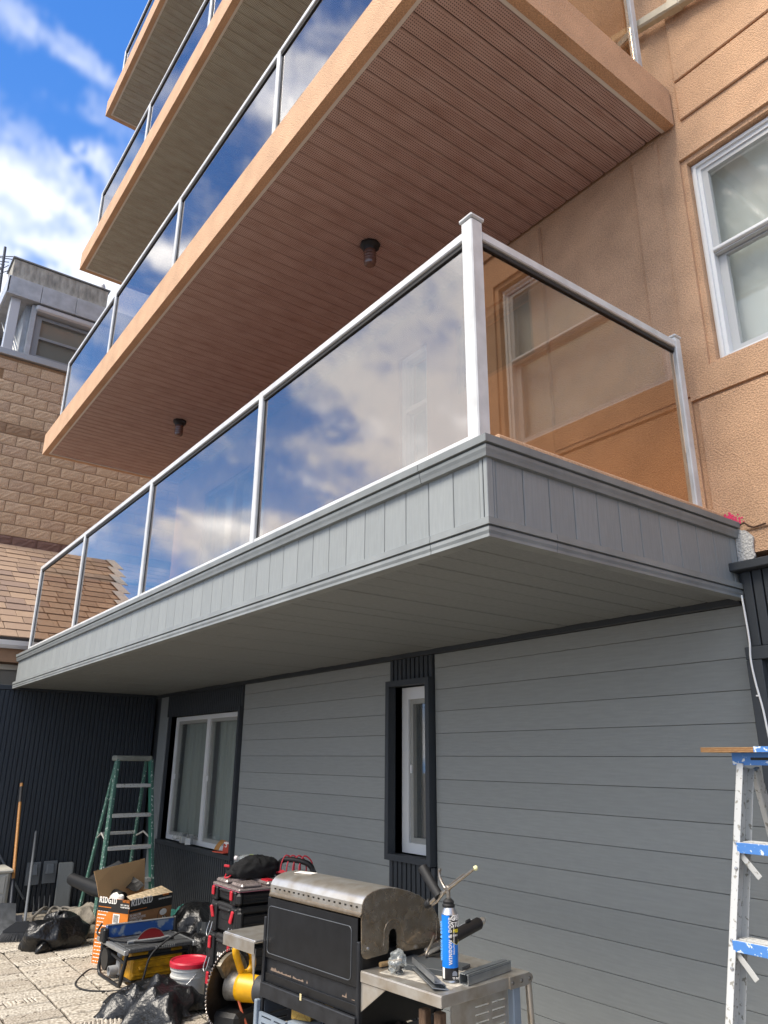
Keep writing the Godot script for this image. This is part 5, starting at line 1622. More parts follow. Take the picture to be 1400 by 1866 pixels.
func stack_top_things() -> void:
	var y := 0.824
	var bag := thing("knit_gloves", "bundle of black knitted work gloves on the clear organiser lid", "gloves", Vector3(-3.40, y, 0.80))
	var knit := mat("black knit", hex("1a1a1b"), 0.95, 0, {"bump": "cell_h", "amount": 0.5, "scale": Vector3.ONE * 14})
	part(bag, "glove_body", Sh.new().lump(Vector3(0, 0.055, 0), Vector3(0.10, 0.075, 0.17), 0.02, 12.0, 71, 40, 24, true, 0.002).mesh(), knit)
	part(bag, "glove_cuff", Sh.new().lump(Vector3(-0.05, 0.035, 0.12), Vector3(0.09, 0.04, 0.07), 0.015, 14.0, 73, 32, 18, true, 0.002).mesh(), knit)
	part(bag, "red_tab", cube(Vector3(0.05, 0.016, 0.012), 0.003), mat("latch red", hex("b81e2d"), 0.45), Vector3(-0.08, 0.075, 0.19), Basis(Vector3.UP, 0.4))
	part(bag, "red_loop", Sh.new().tube(smooth_path([Vector3(-0.09, 0.03, 0.18), Vector3(-0.06, 0.005, 0.21), Vector3(-0.02, 0.01, 0.20), Vector3(-0.03, 0.03, 0.17)], 4), 0.006, 6).mesh(), mats["latch red"])
	var t := thing("tape_measure", "black tape measure with a grey label at the near edge of the organiser lid", "tape measure", Vector3(-3.535, y, 0.86), -20)
	part(t, "casing", Sh.new().prism(PackedVector2Array([Vector2(-0.045, 0), Vector2(0.05, 0), Vector2(0.052, 0.02), Vector2(0.04, 0.06), Vector2(0.015, 0.085), Vector2(-0.025, 0.085), Vector2(-0.045, 0.06)]), -0.03, 0.03).mesh(), mat("case black", hex("1b1c1e"), 0.55))
	slab(t, "grey_label", Vector3(-0.03, 0.025, 0.0302), Vector3(0.005, 0.06, 0.0315), mat("label grey", hex("8a9094"), 0.5), 0.001)
	var b := thing("water_bottle", "clear plastic water bottle with white cap lying behind the tape measure", "bottle", Vector3(-3.52, y + 0.095, 0.74), 25)
	var body := Sh.new().lathe([Vector2(0.0, 0.0), Vector2(0.028, 0.0), Vector2(0.032, 0.02), Vector2(0.029, 0.05), Vector2(0.032, 0.08), Vector2(0.029, 0.11), Vector2(0.022, 0.14), Vector2(0.012, 0.16), Vector2(0.012, 0.175)], 20, Transform3D(Basis(Vector3(0, 0, 1), PI / 2), Vector3.ZERO))
	part(b, "bottle_body", body.mesh(), clear_film())
	part(b, "cap", Sh.new().lathe([Vector2(0, 0.195), Vector2(0.016, 0.195), Vector2(0.016, 0.172), Vector2(0, 0.172)], 16, Transform3D(Basis(Vector3(0, 0, 1), PI / 2), Vector3.ZERO)).mesh(), mat("cap white", hex("e6dede"), 0.4))
	part(b, "bottle_label", Sh.new().lathe([Vector2(0.0325, 0.03), Vector2(0.0325, 0.055)], 20, Transform3D(Basis(Vector3(0, 0, 1), PI / 2), Vector3.ZERO)).mesh(), mat("label lime", hex("a7b944"), 0.5))
	var r := thing("cable_reel", "black cable reel frame wound with red wire at the far end of the organiser", "cable reel", Vector3(-3.26, y - 0.005, 0.58))
	var blk := mat("case black", hex("1b1c1e"), 0.55)
	part(r, "frame", Sh.new().tube(smooth_path([Vector3(-0.09, 0.0, 0.06), Vector3(-0.10, 0.09, 0.05), Vector3(-0.03, 0.115, 0.02), Vector3(0.07, 0.10, -0.06), Vector3(0.10, 0.06, -0.1), Vector3(0.10, 0.0, -0.1)], 5), 0.019, 8).mesh(), blk)
	part(r, "frame_leg", Sh.new().tube([Vector3(0.10, 0.08, -0.1), Vector3(0.17, -0.03, -0.13)], 0.008, 6).mesh(), blk)
	var rw := mat("red wire", hex("c43a44"), 0.5)
	for k in 4:
		var q := -0.05 + k * 0.035
		part(r, "wire_loop", Sh.new().tube(smooth_path([Vector3(q + 0.01, 0.02, 0.08 - k * 0.03), Vector3(q - 0.005, 0.09, 0.065 - k * 0.03), Vector3(q, 0.142, 0.03 - k * 0.03), Vector3(q + 0.02, 0.10, -0.02 - k * 0.03), Vector3(q + 0.03, 0.02, -0.02 - k * 0.03)], 5), 0.0055, 6).mesh(), rw)
	for k in 5:
		part(r, "wire_run", Sh.new().tube(smooth_path([Vector3(-0.10, 0.03 - k * 0.004, 0.10 - k * 0.008), Vector3(0.0, 0.035 + k * 0.004, 0.08), Vector3(0.11, 0.0, 0.02 + k * 0.012)], 5), 0.005, 6).mesh(), rw)


func mitre_saw() -> void:
	var axis := Vector3(0.87, 0.0, -0.49).normalized()
	var o := thing("mitre_saw", "yellow mitre saw with big toothed blade and loop handle in front of the tool cases", "mitre saw", Vector3(-2.62, 0, 1.36))
	o.basis = look(axis)
	var yellow := mat("saw yellow", hex("e8ad10"), 0.42, 0, {"tex": "soft", "scale": Vector3.ONE * 4})
	var steel := mat("saw steel", hex("6c6866"), 0.4, 0.8, {"tex": "blot", "scale": Vector3.ONE * 5})
	var blk := mat("case black", hex("1b1c1e"), 0.55)
	var al := mat("cast aluminium", hex("a8a49c"), 0.5, 0.6, {"tex": "blot", "scale": Vector3.ONE * 5})
	# local: z along the arbor towards the motor, x to the right seen from the motor side, y up
	var c := Vector3(0, 0.385, 0)
	var poly := PackedVector2Array()
	for k in 60:
		var a := TAU * k / 60.0
		poly.append_array([Vector2(cos(a), sin(a)) * 0.182, Vector2(cos(a + 0.045), sin(a + 0.045)) * 0.192, Vector2(cos(a + 0.052), sin(a + 0.052)) * 0.180])
	var bl := part(o, "blade", Sh.new().prism(poly, -0.0015, 0.0015).mesh(), mat("blade dark", hex("3b3634"), 0.35, 0.8, {"tex": "rust", "scale": Vector3.ONE * 4}), c)
	part(bl, "flange", Sh.new().lathe([Vector2(0, 0.012), Vector2(0.03, 0.01), Vector2(0.034, 0.0)], 20, Transform3D(Basis(Vector3.RIGHT, PI / 2), Vector3.ZERO)).mesh(), steel)
	var rim := Sh.new()
	for k in 60:
		var a := TAU * k / 60.0
		rim.box(Vector3(cos(a + 0.03) * 0.1885, sin(a + 0.03) * 0.1885, 0), Vector3(0.009, 0.010, 0.0055), 0.001, Basis(Vector3(0, 0, 1), a + 0.5))
	tag(part(bl, "teeth", rim.mesh(), mat("tooth steel", hex("a59d98"), 0.35, 0.8)), "", "", "", "")
	# upper guard: a wedge of pale metal round the top of the blade
	var g := PackedVector2Array()
	for k in 17:
		var a := lerpf(0.2, 2.3, k / 16.0)
		g.append(Vector2(cos(a), sin(a)) * 0.175)
	for k in 17:
		var a := lerpf(2.3, 0.2, k / 16.0)
		g.append(Vector2(cos(a), sin(a)) * 0.075)
	part(o, "blade_guard", Sh.new().prism(g, 0.004, 0.03).mesh(), mat("guard bronze", hex("a39a88"), 0.4, 0.4, {"tex": "blot", "scale": Vector3.ONE * 6}), c)
	part(o, "gear_case", Sh.new().lathe([Vector2(0.0, 0.0), Vector2(0.075, 0.0), Vector2(0.07, 0.05), Vector2(0.062, 0.08), Vector2(0, 0.08)], 20, Transform3D(Basis(Vector3.RIGHT, PI / 2), c + Vector3(0.01, 0.01, 0.02))).mesh(), al)
	var mt := part(o, "motor_housing", Sh.new().lathe([Vector2(0.0, 0.0), Vector2(0.068, 0.0), Vector2(0.072, 0.02), Vector2(0.066, 0.12), Vector2(0, 0.12)], 24, Transform3D(Basis(Vector3.RIGHT, PI / 2), c + Vector3(0.01, 0.01, 0.085))).mesh(), yellow)
	part(mt, "motor_cap", Sh.new().lathe([Vector2(0.0, 0.0), Vector2(0.067, 0.0), Vector2(0.07, 0.012), Vector2(0.06, 0.05), Vector2(0.042, 0.06), Vector2(0.0, 0.06)], 18, Transform3D(Basis(Vector3.RIGHT, PI / 2), c + Vector3(0.01, 0.01, 0.206))).mesh(), mat("cap grey", hex("3a3c40"), 0.6))
	part(mt, "motor_badge", Sh.new().lathe([Vector2(0.0, 0.062), Vector2(0.036, 0.0615), Vector2(0.038, 0.058)], 20, Transform3D(Basis(Vector3.RIGHT, PI / 2), c + Vector3(0.01, 0.01, 0.206))).mesh(), yellow)
	words(mt, "badge_lettering", "DEWALT", 0.014, mat("print black", hex("1d1a19"), 0.5), c + Vector3(-0.022, 0.002, 0.2695))
	# loop handle
	var hd := smooth_path([Vector3(0.02, 0.07, 0.09), Vector3(-0.015, 0.13, 0.085), Vector3(-0.045, 0.195, 0.08), Vector3(-0.03, 0.225, 0.085), Vector3(0.02, 0.215, 0.10), Vector3(0.06, 0.17, 0.115), Vector3(0.075, 0.11, 0.12), Vector3(0.05, 0.075, 0.11), Vector3(0.02, 0.07, 0.09)], 5)
	var shifted := []
	for p in hd:
		shifted.append(p + c)
	var h := part(o, "loop_handle", Sh.new().tube(shifted, 0.0205, 10).mesh(), yellow)
	part(h, "trigger", cube(Vector3(0.016, 0.04, 0.016), 0.005), blk, c + Vector3(0.035, 0.155, 0.108), Basis(Vector3(0, 0, 1), 0.5))
	part(o, "handle_neck", cube(Vector3(0.06, 0.07, 0.05), 0.015), yellow, c + Vector3(0.03, 0.055, 0.10))
	part(o, "arm", Sh.new().tube([c + Vector3(0.06, 0.0, 0.05), c + Vector3(0.2, -0.1, 0.05), Vector3(0.24, 0.14, 0.05)], 0.035, 10).mesh(), blk)
	var base := part(o, "base", cube(Vector3(0.5, 0.05, 0.30), 0.012), al, Vector3(0.05, 0.15, 0.06))
	part(base, "fence_plate", cube(Vector3(0.26, 0.075, 0.014), 0.004), al, Vector3(-0.14, 0.05, -0.10))
	slab(base, "warning_label", Vector3(-0.2, 0.035, -0.092), Vector3(-0.13, 0.062, -0.0915), mat("label yellow", hex("e2b51b"), 0.5), 0.0)
	for s in [-0.2, 0.2]:
		part(o, "foot", cube(Vector3(0.06, 0.125, 0.26), 0.01), blk, Vector3(0.05 + s, 0.0625, 0.06))
	part(o, "base_cover", cube(Vector3(0.3, 0.12, 0.2), 0.02), blk, Vector3(0.05, 0.23, 0.05))
	part(o, "detent_knob", Sh.new().lathe([Vector2(0, 0.03), Vector2(0.02, 0.028), Vector2(0.024, 0.0), Vector2(0, 0)], 12, Transform3D(Basis(Vector3.RIGHT, PI / 2), Vector3(0.1, 0.19, 0.2))).mesh(), yellow)
	part(o, "power_cord", Sh.new().tube(smooth_path([c + Vector3(-0.03, -0.03, 0.1), c + Vector3(-0.02, -0.12, 0.14), c + Vector3(0.0, -0.22, 0.19), Vector3(0.06, 0.06, 0.25), Vector3(0.12, 0.01, 0.3)]), 0.007, 7).mesh(), mat("orange cord", hex("cf6a48"), 0.6))


# ---------------------------------------------------------------- the grill and its shelf

func stainless() -> Material:
	return mat("stainless", hex("d6d3cc"), 0.33, 0.8, {"tex": "rust", "rtex": "soft", "scale": Vector3.ONE * 1.6})


func grill() -> void:
	var o := thing("gas_grill", "old gas grill with stainless roll lid seen from its black back panel", "grill", Vector3(-0.942, 0, 1.628), 5.4)
	var blk := mat("grill black", hex("17181a"), 0.38, 0, {"tex": "blot", "scale": Vector3.ONE * 2.4})
	var worn := mat("worn charcoal metal", hex("2b2d31"), 0.45, 0.2, {"tex": "blot", "scale": Vector3.ONE * 3.0})
	var ss := stainless()
	var blue := mat("blue grey enamel", hex("8c99a6"), 0.4, 0.1, {"tex": "soft"})
	# back panel with a pressed outline
	var bp := part(o, "back_panel", cube(Vector3(0.645, 0.245, 0.008), 0.003), blk, Vector3(-0.3225, 0.890, -0.004))
	var pts := []
	for q in [[-0.29, -0.085, PI], [0.27, -0.085, 1.5 * PI], [0.27, 0.07, 0.0], [-0.29, 0.07, 0.5 * PI]]:
		for k in 5:
			var a: float = q[2] + PI / 2 * k / 4.0
			pts.append(Vector3(q[0] + 0.018 * cos(a), q[1] + 0.018 * sin(a), 0.0045))
	pts.append(pts[0])
	part(bp, "pressed_outline", Sh.new().tube(pts, 0.0022, 6).mesh(), mat("outline grey", hex("56595c"), 0.35, 0.3))
	part(o, "firebox_back", cube(Vector3(0.64, 0.06, 0.006), 0.001), worn, Vector3(-0.3225, 0.735, -0.014))
	part(o, "firebox_back", cube(Vector3(0.64, 0.035, 0.006), 0.001), blk, Vector3(-0.3225, 0.69, -0.008))
	var rust := Sh.new()
	for patch in [[-0.61, -0.45, 0.020], [-0.44, -0.36, 0.012], [-0.34, -0.33, 0.018], [-0.10, -0.07, 0.022], [-0.04, -0.02, 0.008]]:
		var jag := PackedVector2Array([Vector2(patch[0], 0.719)])
		var n := maxi(int((patch[1] - patch[0]) / 0.006), 3)
		for k in n:
			jag.append(Vector2(lerpf(patch[0], patch[1], (k + 0.5) / n), 0.7195 + patch[2] * (0.15 + 0.85 * rng.randf() * rng.randf())))
		jag.append(Vector2(patch[1], 0.719))
		rust.prism(jag, -0.0109, -0.0102)
	tag(part(o, "flaked_paint", rust.mesh(), mat("flaked rust", hex("7b6a5c"), 0.9)), "", "", "", "stuff")
	var bar := part(o, "lower_bar", cube(Vector3(0.66, 0.058, 0.02), 0.003), worn, Vector3(-0.323, 0.642, 0.004))
	part(bar, "tape_mark", cube(Vector3(0.012, 0.024, 0.002), 0.0), mat("masking tape", hex("c9b98d"), 0.8), Vector3(-0.02, 0.03, 0.011))
	for x in [-0.655, 0.008]:
		part(o, "corner_post", cube(Vector3(0.018, 0.93, 0.022), 0.003), worn, Vector3(x, 0.465, -0.008))
		part(o, "corner_post", cube(Vector3(0.018, 0.62, 0.022), 0.003), worn, Vector3(x, 0.31, -0.44))
	# firebox and its ends
	part(o, "firebox", Sh.new().box(Vector3(-0.3225, 0.80, -0.235), Vector3(0.628, 0.2, 0.43), 0.01).mesh(), blk)
	part(o, "firebox_end", Sh.new().prism(PackedVector2Array([Vector2(0.0, 0.61), Vector2(-0.47, 0.61), Vector2(-0.47, 0.885), Vector2(0.0, 0.885)]), 0.0, 0.012, Transform3D(Basis(Vector3(0, 0, 1), Vector3(0, 1, 0), Vector3(1, 0, 0)), Vector3(-0.004, 0, -0.012))).mesh(), blk)
	# roll lid: shell, slotted front strip, pressed ends
	var prof := [Vector2(-0.004, 1.026), Vector2(-0.002, 1.04), Vector2(-0.004, 1.066), Vector2(-0.012, 1.082), Vector2(-0.03, 1.097), Vector2(-0.06, 1.108), Vector2(-0.10, 1.114), Vector2(-0.15, 1.114), Vector2(-0.21, 1.105), Vector2(-0.27, 1.089), Vector2(-0.33, 1.066), Vector2(-0.38, 1.038), Vector2(-0.42, 1.004), Vector2(-0.446, 0.965), Vector2(-0.456, 0.92), Vector2(-0.456, 0.875)]
	var rows := []
	for p in prof.slice(2):
		var row := []
		for k in 12:
			row.append(Vector3(lerpf(-0.632, 0.022, k / 11.0), p.y, p.x))
		rows.append(row)
	var lid := part(o, "roll_lid", Sh.new().sheet(rows, 0.003).mesh(), ss)
	var slots := []
	for k in 17:
		var x := -0.60 + k * 0.0365
		slots.append([x, 1.0485, x + 0.0145, 1.0555])
	part(lid, "slotted_strip", Sh.new().wall(-0.632, 1.034, 0.022, 1.066, -0.006, -0.003, slots).mesh(), ss)
	part(lid, "lid_lip", Sh.new().sheet([[Vector3(-0.632, 1.034, -0.004), Vector3(0.022, 1.034, -0.004)], [Vector3(-0.632, 1.021, 0.004), Vector3(0.022, 1.021, 0.004)], [Vector3(-0.632, 1.017, -0.008), Vector3(0.022, 1.017, -0.008)]], 0.002, false).mesh(), mat("lip bronze", hex("8d8171"), 0.4, 0.7, {"tex": "rust", "scale": Vector3.ONE * 4}))
	var bronze := mat("heat stained steel", hex("a89d8c"), 0.36, 0.75, {"tex": "rust", "rtex": "rough", "scale": Vector3.ONE * 3.0})
	var end := PackedVector2Array()
	for p in prof.slice(1):
		end.append(Vector2(p.x, p.y - 0.002))
	end.append_array([Vector2(-0.44, 0.862), Vector2(-0.215, 0.868), Vector2(-0.198, 0.874), Vector2(-0.195, 0.94), Vector2(-0.187, 0.955), Vector2(-0.172, 0.96), Vector2(-0.157, 0.953), Vector2(-0.15, 0.94), Vector2(-0.15, 0.885), Vector2(-0.14, 0.872), Vector2(-0.03, 0.868), Vector2(-0.014, 0.874), Vector2(-0.006, 0.89)])
	for x in [0.0185, -0.634]:
		var e := part(lid, "lid_end", Sh.new().prism(end, 0.0, 0.006, Transform3D(Basis(Vector3(0, 0, 1), Vector3(0, 1, 0), Vector3(1, 0, 0)), Vector3(x, 0, 0))).mesh(), bronze)
		if x > 0:
			part(e, "bolt", Sh.new().lathe([Vector2(0, 0.006), Vector2(0.005, 0.005), Vector2(0.006, 0.0)], 12, Transform3D(Basis(Vector3.FORWARD, PI / 2), Vector3(x + 0.006, 0.905, -0.035))).mesh(), mat("wire", hex("b9babb"), 0.35, 0.8))
			var rib := [Vector3(x + 0.0062, 0.925, -0.07), Vector3(x + 0.0062, 0.905, -0.09), Vector3(x + 0.0062, 0.905, -0.12), Vector3(x + 0.0062, 0.96, -0.125), Vector3(x + 0.0062, 0.988, -0.15), Vector3(x + 0.0062, 0.993, -0.175), Vector3(x + 0.0062, 0.985, -0.2), Vector3(x + 0.0062, 0.955, -0.225), Vector3(x + 0.0062, 0.9, -0.24), Vector3(x + 0.0062, 0.885, -0.3), Vector3(x + 0.0062, 0.885, -0.41), Vector3(x + 0.0062, 0.90, -0.428), Vector3(x + 0.0062, 0.96, -0.43)]
			part(e, "pressed_rib", Sh.new().tube(smooth_path(rib, 4), 0.0022, 6).mesh(), bronze)
	part(lid, "paper_scrap", cube(Vector3(0.10, 0.0012, 0.05), 0.0), mat("print white", hex("e8e4dc"), 0.6), Vector3(-0.52, 1.1165, -0.12), Basis(Vector3.UP, 0.3))
	# left side shelf
	var ls := part(o, "left_shelf", Sh.new().box(Vector3(-0.80, 0.828, -0.12), Vector3(0.27, 0.012, 0.33), 0.003).mesh(), ss)
	part(ls, "shelf_apron", cube(Vector3(0.27, 0.05, 0.004), 0.001), ss, Vector3(-0.80, 0.803, 0.047))
	part(ls, "shelf_apron", cube(Vector3(0.004, 0.05, 0.33), 0.001), ss, Vector3(-0.937, 0.803, -0.12))
	part(ls, "shelf_bracket", Sh.new().prism(PackedVector2Array([Vector2(-0.70, 0.80), Vector2(-0.667, 0.80), Vector2(-0.667, 0.66)]), 0.035, 0.04).mesh(), ss)
	# cart below: enamel posts, louvred inner side, low front doors
	part(o, "cart_post", cube(Vector3(0.022, 0.60, 0.022), 0.003), blue, Vector3(-0.668, 0.30, 0.012))
	part(o, "cart_side", Sh.new().wall(-0.44, 0.05, -0.01, 0.6, 0.0, 0.004, louvres(-0.38, 0.46, 3, 4, 0.1, 0.008), zface(-0.645)).mesh(), mat("cart inner", hex("40464f"), 0.5, 0.2))
	part(o, "cart_side", Sh.new().wall(-0.44, 0.05, -0.01, 0.6, 0.0, 0.004, [], zface(0.0)).mesh(), mats["cart inner"])
	part(o, "cart_bottom", cube(Vector3(0.64, 0.02, 0.42), 0.003), mats["cart inner"], Vector3(-0.32, 0.10, -0.23))
	part(o, "cart_door", Sh.new().wall(-0.652, 0.06, -0.45, 0.555, 0.0, 0.012, louvres(-0.63, 0.46, 2, 4, 0.075, 0.007), Transform3D()).mesh(), blue)
	var notch := PackedVector2Array([Vector2(-0.435, 0.375), Vector2(-0.435, 0.565), Vector2(-0.005, 0.565), Vector2(-0.005, 0.375), Vector2(-0.33, 0.375), Vector2(-0.33, 0.5)])
	for k in 11:
		var ang := PI * k / 10.0
		notch.append(Vector2(-0.36 + 0.03 * cos(ang), 0.5 + 0.03 * sin(ang)))
	notch.append_array([Vector2(-0.39, 0.5), Vector2(-0.39, 0.375)])
	var box := part(o, "cart_drawer", Sh.new().prism(notch, 0.004, 0.01).mesh(), blue)
	part(box, "drawer_top", cube(Vector3(0.43, 0.006, 0.1), 0.001), blue, Vector3(-0.22, 0.562, -0.047))
	part(o, "dark_ash_tray", Sh.new().lump(Vector3(-0.12, 0.585, -0.16), Vector3(0.2, 0.03, 0.15), 0.03, 12.0, 81, 36, 18, false).mesh(), mat("soot", hex("221a17"), 0.95))
	# right side shelf with rounded hinge end, bracket, cabinet side and posts under it
	var rs := part(o, "right_shelf", Sh.new().box(Vector3(0.24, 0.83, -0.255), Vector3(0.44, 0.004, 0.5), 0.001).mesh(), ss)
	part(rs, "shelf_apron", cube(Vector3(0.44, 0.036, 0.004), 0.001), ss, Vector3(0.24, 0.811, -0.005))
	part(rs, "shelf_apron", cube(Vector3(0.004, 0.036, 0.43), 0.001), ss, Vector3(0.4575, 0.811, -0.22))
	part(rs, "shelf_bracket", Sh.new().prism(PackedVector2Array([Vector2(0.019, 0.79), Vector2(0.16, 0.79), Vector2(0.019, 0.69)]), -0.012, -0.008).mesh(), ss)
	var hinge := part(rs, "hinge_plate", Sh.new().prism(PackedVector2Array([Vector2(-0.38, 0.79), Vector2(-0.49, 0.79), Vector2(-0.512, 0.797), Vector2(-0.522, 0.81), Vector2(-0.515, 0.824), Vector2(-0.495, 0.831), Vector2(-0.38, 0.831)]), 0.0, 0.004, zface(0.4597)).mesh(), ss)
	for z in [-0.395, -0.45, -0.50]:
		part(hinge, "rivet", Sh.new().lathe([Vector2(0, 0.004), Vector2(0.006, 0.003), Vector2(0.008, 0.0)], 12, Transform3D(Basis(Vector3.FORWARD, PI / 2), Vector3(0.4637, 0.81, z))).mesh(), mat("rivet", hex("6d6a65"), 0.4, 0.7))
	part(rs, "shelf_strut", Sh.new().tube([Vector3(0.45, 0.80, -0.507), Vector3(0.452, 0.35, -0.53), Vector3(0.452, 0.0, -0.545)], 0.013, 6).mesh(), ss)
	part(o, "shelf_leg", cube(Vector3(0.03, 0.79, 0.045), 0.004), blue, Vector3(0.435, 0.395, -0.435))
	part(o, "shelf_end_panel", Sh.new().wall(-0.41, 0.02, -0.09, 0.785, 0.0, 0.004, louvres(-0.39, 0.67, 2, 4, 0.075, 0.007), zface(0.42)).mesh(), ss)
	for k in 2:
		part(o, "timber_post", cube(Vector3(0.034, 0.76, 0.034), 0.003), mat("weathered wood", hex("6d5846"), 0.85, 0, {"tex": "wood", "scale": Vector3(14, 1.2, 14)}), Vector3(0.33 + 0.065 * k, 0.38, -0.05 - 0.012 * k))
	var lum := thing("timber_block", "short yellow sawn timber lying across the drawer inside the grill cart", "timber", Vector3(-1.36, 0.567, 1.60), 5.4 + 24.0)
	part(lum, "sawn_timber", cube(Vector3(0.095, 0.036, 0.36), 0.002), mat("yellow timber", hex("c9ab57"), 0.7, 0, {"tex": "wood", "scale": Vector3(14, 14, 1.2)}), Vector3(0, 0.018, -0.14))
	for k in 4:
		part(lum, "growth_ring", Sh.new().tube([Vector3(-0.035 + 0.004 * k, 0.003, 0.0402), Vector3(-0.02 + 0.004 * k, 0.012 + k * 0.005, 0.0402), Vector3(0.005, 0.014 + k * 0.0055, 0.0402), Vector3(0.026 - 0.004 * k, 0.01 + k * 0.005, 0.0402), Vector3(0.038 - 0.004 * k, 0.002, 0.0402)], 0.0007, 4).mesh(), mat("ring brown", hex("a5803c"), 0.8))


func louvres(x: float, y: float, columns: int, n: int, w: float, h: float) -> Array:
	var out := []
	for c in columns:
		for k in n:
			var a := x + c * (w + 0.02)
			out.append([a, y + k * 0.026, a + w, y + k * 0.026 + h])
	return out


func shelf_things() -> void:
	var y := 0.833
	var can := thing("foam_can", "blue and black spray foam can with dispensing gun standing on the grill shelf", "spray can", Vector3(-0.602, y, 1.434))
	var blue := mat("can blue", hex("1479d8"), 0.3, 0, {"coat": 0.3})
	var black := mat("print black", hex("1d1a19"), 0.5)
	var white := mat("print white", hex("e8e4dc"), 0.6)
	var steel := mat("can steel", hex("b9bbbc"), 0.3, 0.85)
	var yel := mat("print yellow", hex("e5cf2a"), 0.5)
	var r := 0.0305
	var b := part(can, "can_body", Sh.new().lathe([Vector2(0, 0), Vector2(r - 0.001, 0.0), Vector2(r + 0.001, 0.004), Vector2(r, 0.008), Vector2(r, 0.226), Vector2(r + 0.0015, 0.229), Vector2(r - 0.001, 0.233), Vector2(0.024, 0.243), Vector2(0.021, 0.25), Vector2(0, 0.25)], 36).mesh(), steel)
	part(b, "blue_sleeve", Sh.new().lathe([Vector2(r + 0.0003, 0.050), Vector2(r + 0.0003, 0.226)], 40).mesh(), blue)
	part(b, "black_sleeve", Sh.new().lathe([Vector2(r + 0.0003, 0.010), Vector2(r + 0.0003, 0.0498)], 40).mesh(), black)
	# lettering wrapped on the side turned to the yard
	var face := atan2(1.8059 - -0.602, 3.547 - 1.434)   # the can's printed front, towards the open yard
	var wrap := func(deg: float, yy: float, lift := 0.0) -> Transform3D:
		var a := face + deg_to_rad(deg)
		return Transform3D(Basis(Vector3.UP, a), Vector3(sin(a) * (r + 0.0006 + lift), yy, cos(a) * (r + 0.0006 + lift)))
	var patch := Sh.new()
	for k in 12:
		var a0 := face + deg_to_rad(lerpf(0.0, 110.0, k / 12.0))
		var a1 := face + deg_to_rad(lerpf(0.0, 110.0, (k + 1) / 12.0))
		var low0 := 0.142 - 0.016 * (1.0 - absf(k / 12.0 - 0.5) * 2.0)
		var low1 := 0.142 - 0.016 * (1.0 - absf((k + 1) / 12.0 - 0.5) * 2.0)
		var rr := r + 0.0006
		patch.quad(Vector3(sin(a0) * rr, low0, cos(a0) * rr), Vector3(sin(a1) * rr, low1, cos(a1) * rr), Vector3(sin(a1) * rr, 0.2255, cos(a1) * rr), Vector3(sin(a0) * rr, 0.2255, cos(a0) * rr), Vector3(sin(a0), 0, cos(a0)))
	part(b, "black_patch", patch.mesh(), black)
	var edge := []
	for k in 13:
		var a := face + deg_to_rad(lerpf(0.0, 110.0, k / 12.0))
		edge.append(Vector3(sin(a) * (r + 0.0008), 0.142 - 0.016 * (1.0 - absf(k / 12.0 - 0.5) * 2.0), cos(a) * (r + 0.0008)))
	part(b, "yellow_edge", Sh.new().tube(edge, 0.0009, 5).mesh(), yel)
	for line in [["GREAT", 0.203, 0.017, white, 12.0], ["STUFF", 0.180, 0.017, white, 12.0], ["PRO", 0.163, 0.012, yel, 22.0], ["SERIES", 0.153, 0.006, white, 22.0]]:
		var s: String = line[0]
		for k in s.length():
			var deg: float = line[4] + k * line[2] * 0.66 / r * 57.3
			var t: Transform3D = wrap.call(deg, line[1], 0.0)
			words(b, "can_letter", s[k], line[2], line[3], t.origin, t.basis, true, 0.85)
	var t1: Transform3D = wrap.call(22.0, 0.062, 0.0)
	words(b, "can_lettering", "WINDOW & DOOR", 0.0125, white, t1.origin, t1.basis * Basis(Vector3(0, 0, 1), PI / 2), true, 1.05)
	var t2: Transform3D = wrap.call(38.0, 0.095, 0.0)
	words(b, "can_lettering", "INSULATING FOAM SEALANT", 0.005, white, t2.origin, t2.basis * Basis(Vector3(0, 0, 1), PI / 2), false)
	var t3: Transform3D = wrap.call(-58.0, 0.07, 0.0)
	words(b, "can_lettering", "WINDOW & DOOR", 0.011, mat("print pale blue", hex("6fb4ee"), 0.5), t3.origin, t3.basis * Basis(Vector3(0, 0, 1), PI / 2), true)
	var t4: Transform3D = wrap.call(-52.0, 0.014, 0.0)
	part(b, "barcode_label", Sh.new().box(Vector3(0, 0.018, 0), Vector3(0.012, 0.036, 0.0008)).mesh(), white, t4.origin, t4.basis)
	var t5: Transform3D = wrap.call(14.0, 0.012, 0.0)
	words(b, "can_lettering", "12 OZ", 0.0065, white, t5.origin, t5.basis, true)
	part(b, "can_badge", Sh.new().prism(PackedVector2Array([Vector2(0, 0), Vector2(0.018, 0), Vector2(0.018, 0.011), Vector2(0.013, 0.016), Vector2(0.005, 0.016), Vector2(0.0, 0.009)]), 0, 0.0008, Transform3D(t5.basis, t5.origin + Vector3(0, 0.013, 0))).mesh(), mat("badge grey", hex("7b7f86"), 0.4))
	# gun
	var gun := thing("foam_gun", "metal foam gun with black grip and long nozzle screwed on the blue can", "foam gun", Vector3(-0.606, y + 0.25, 1.434))
	var gm := mat("gun metal", hex("a9a39a"), 0.35, 0.85, {"tex": "rust", "scale": Vector3.ONE * 9})
	var grip := mat("grip rubber", hex("151516"), 0.6, 0, {"bump": "speck_h", "amount": 0.05, "scale": Vector3.ONE * 20})
	part(gun, "adapter", Sh.new().lathe([Vector2(0.0, 0.0), Vector2(0.024, 0.0), Vector2(0.025, 0.008), Vector2(0.021, 0.012), Vector2(0.022, 0.02), Vector2(0.016, 0.026), Vector2(0.01, 0.03), Vector2(0, 0.03)], 10).mesh(), grip)
	part(gun, "stem", Sh.new().tube([Vector3(0, 0.02, 0), Vector3(0, 0.06, 0)], 0.008, 10).mesh(), gm)
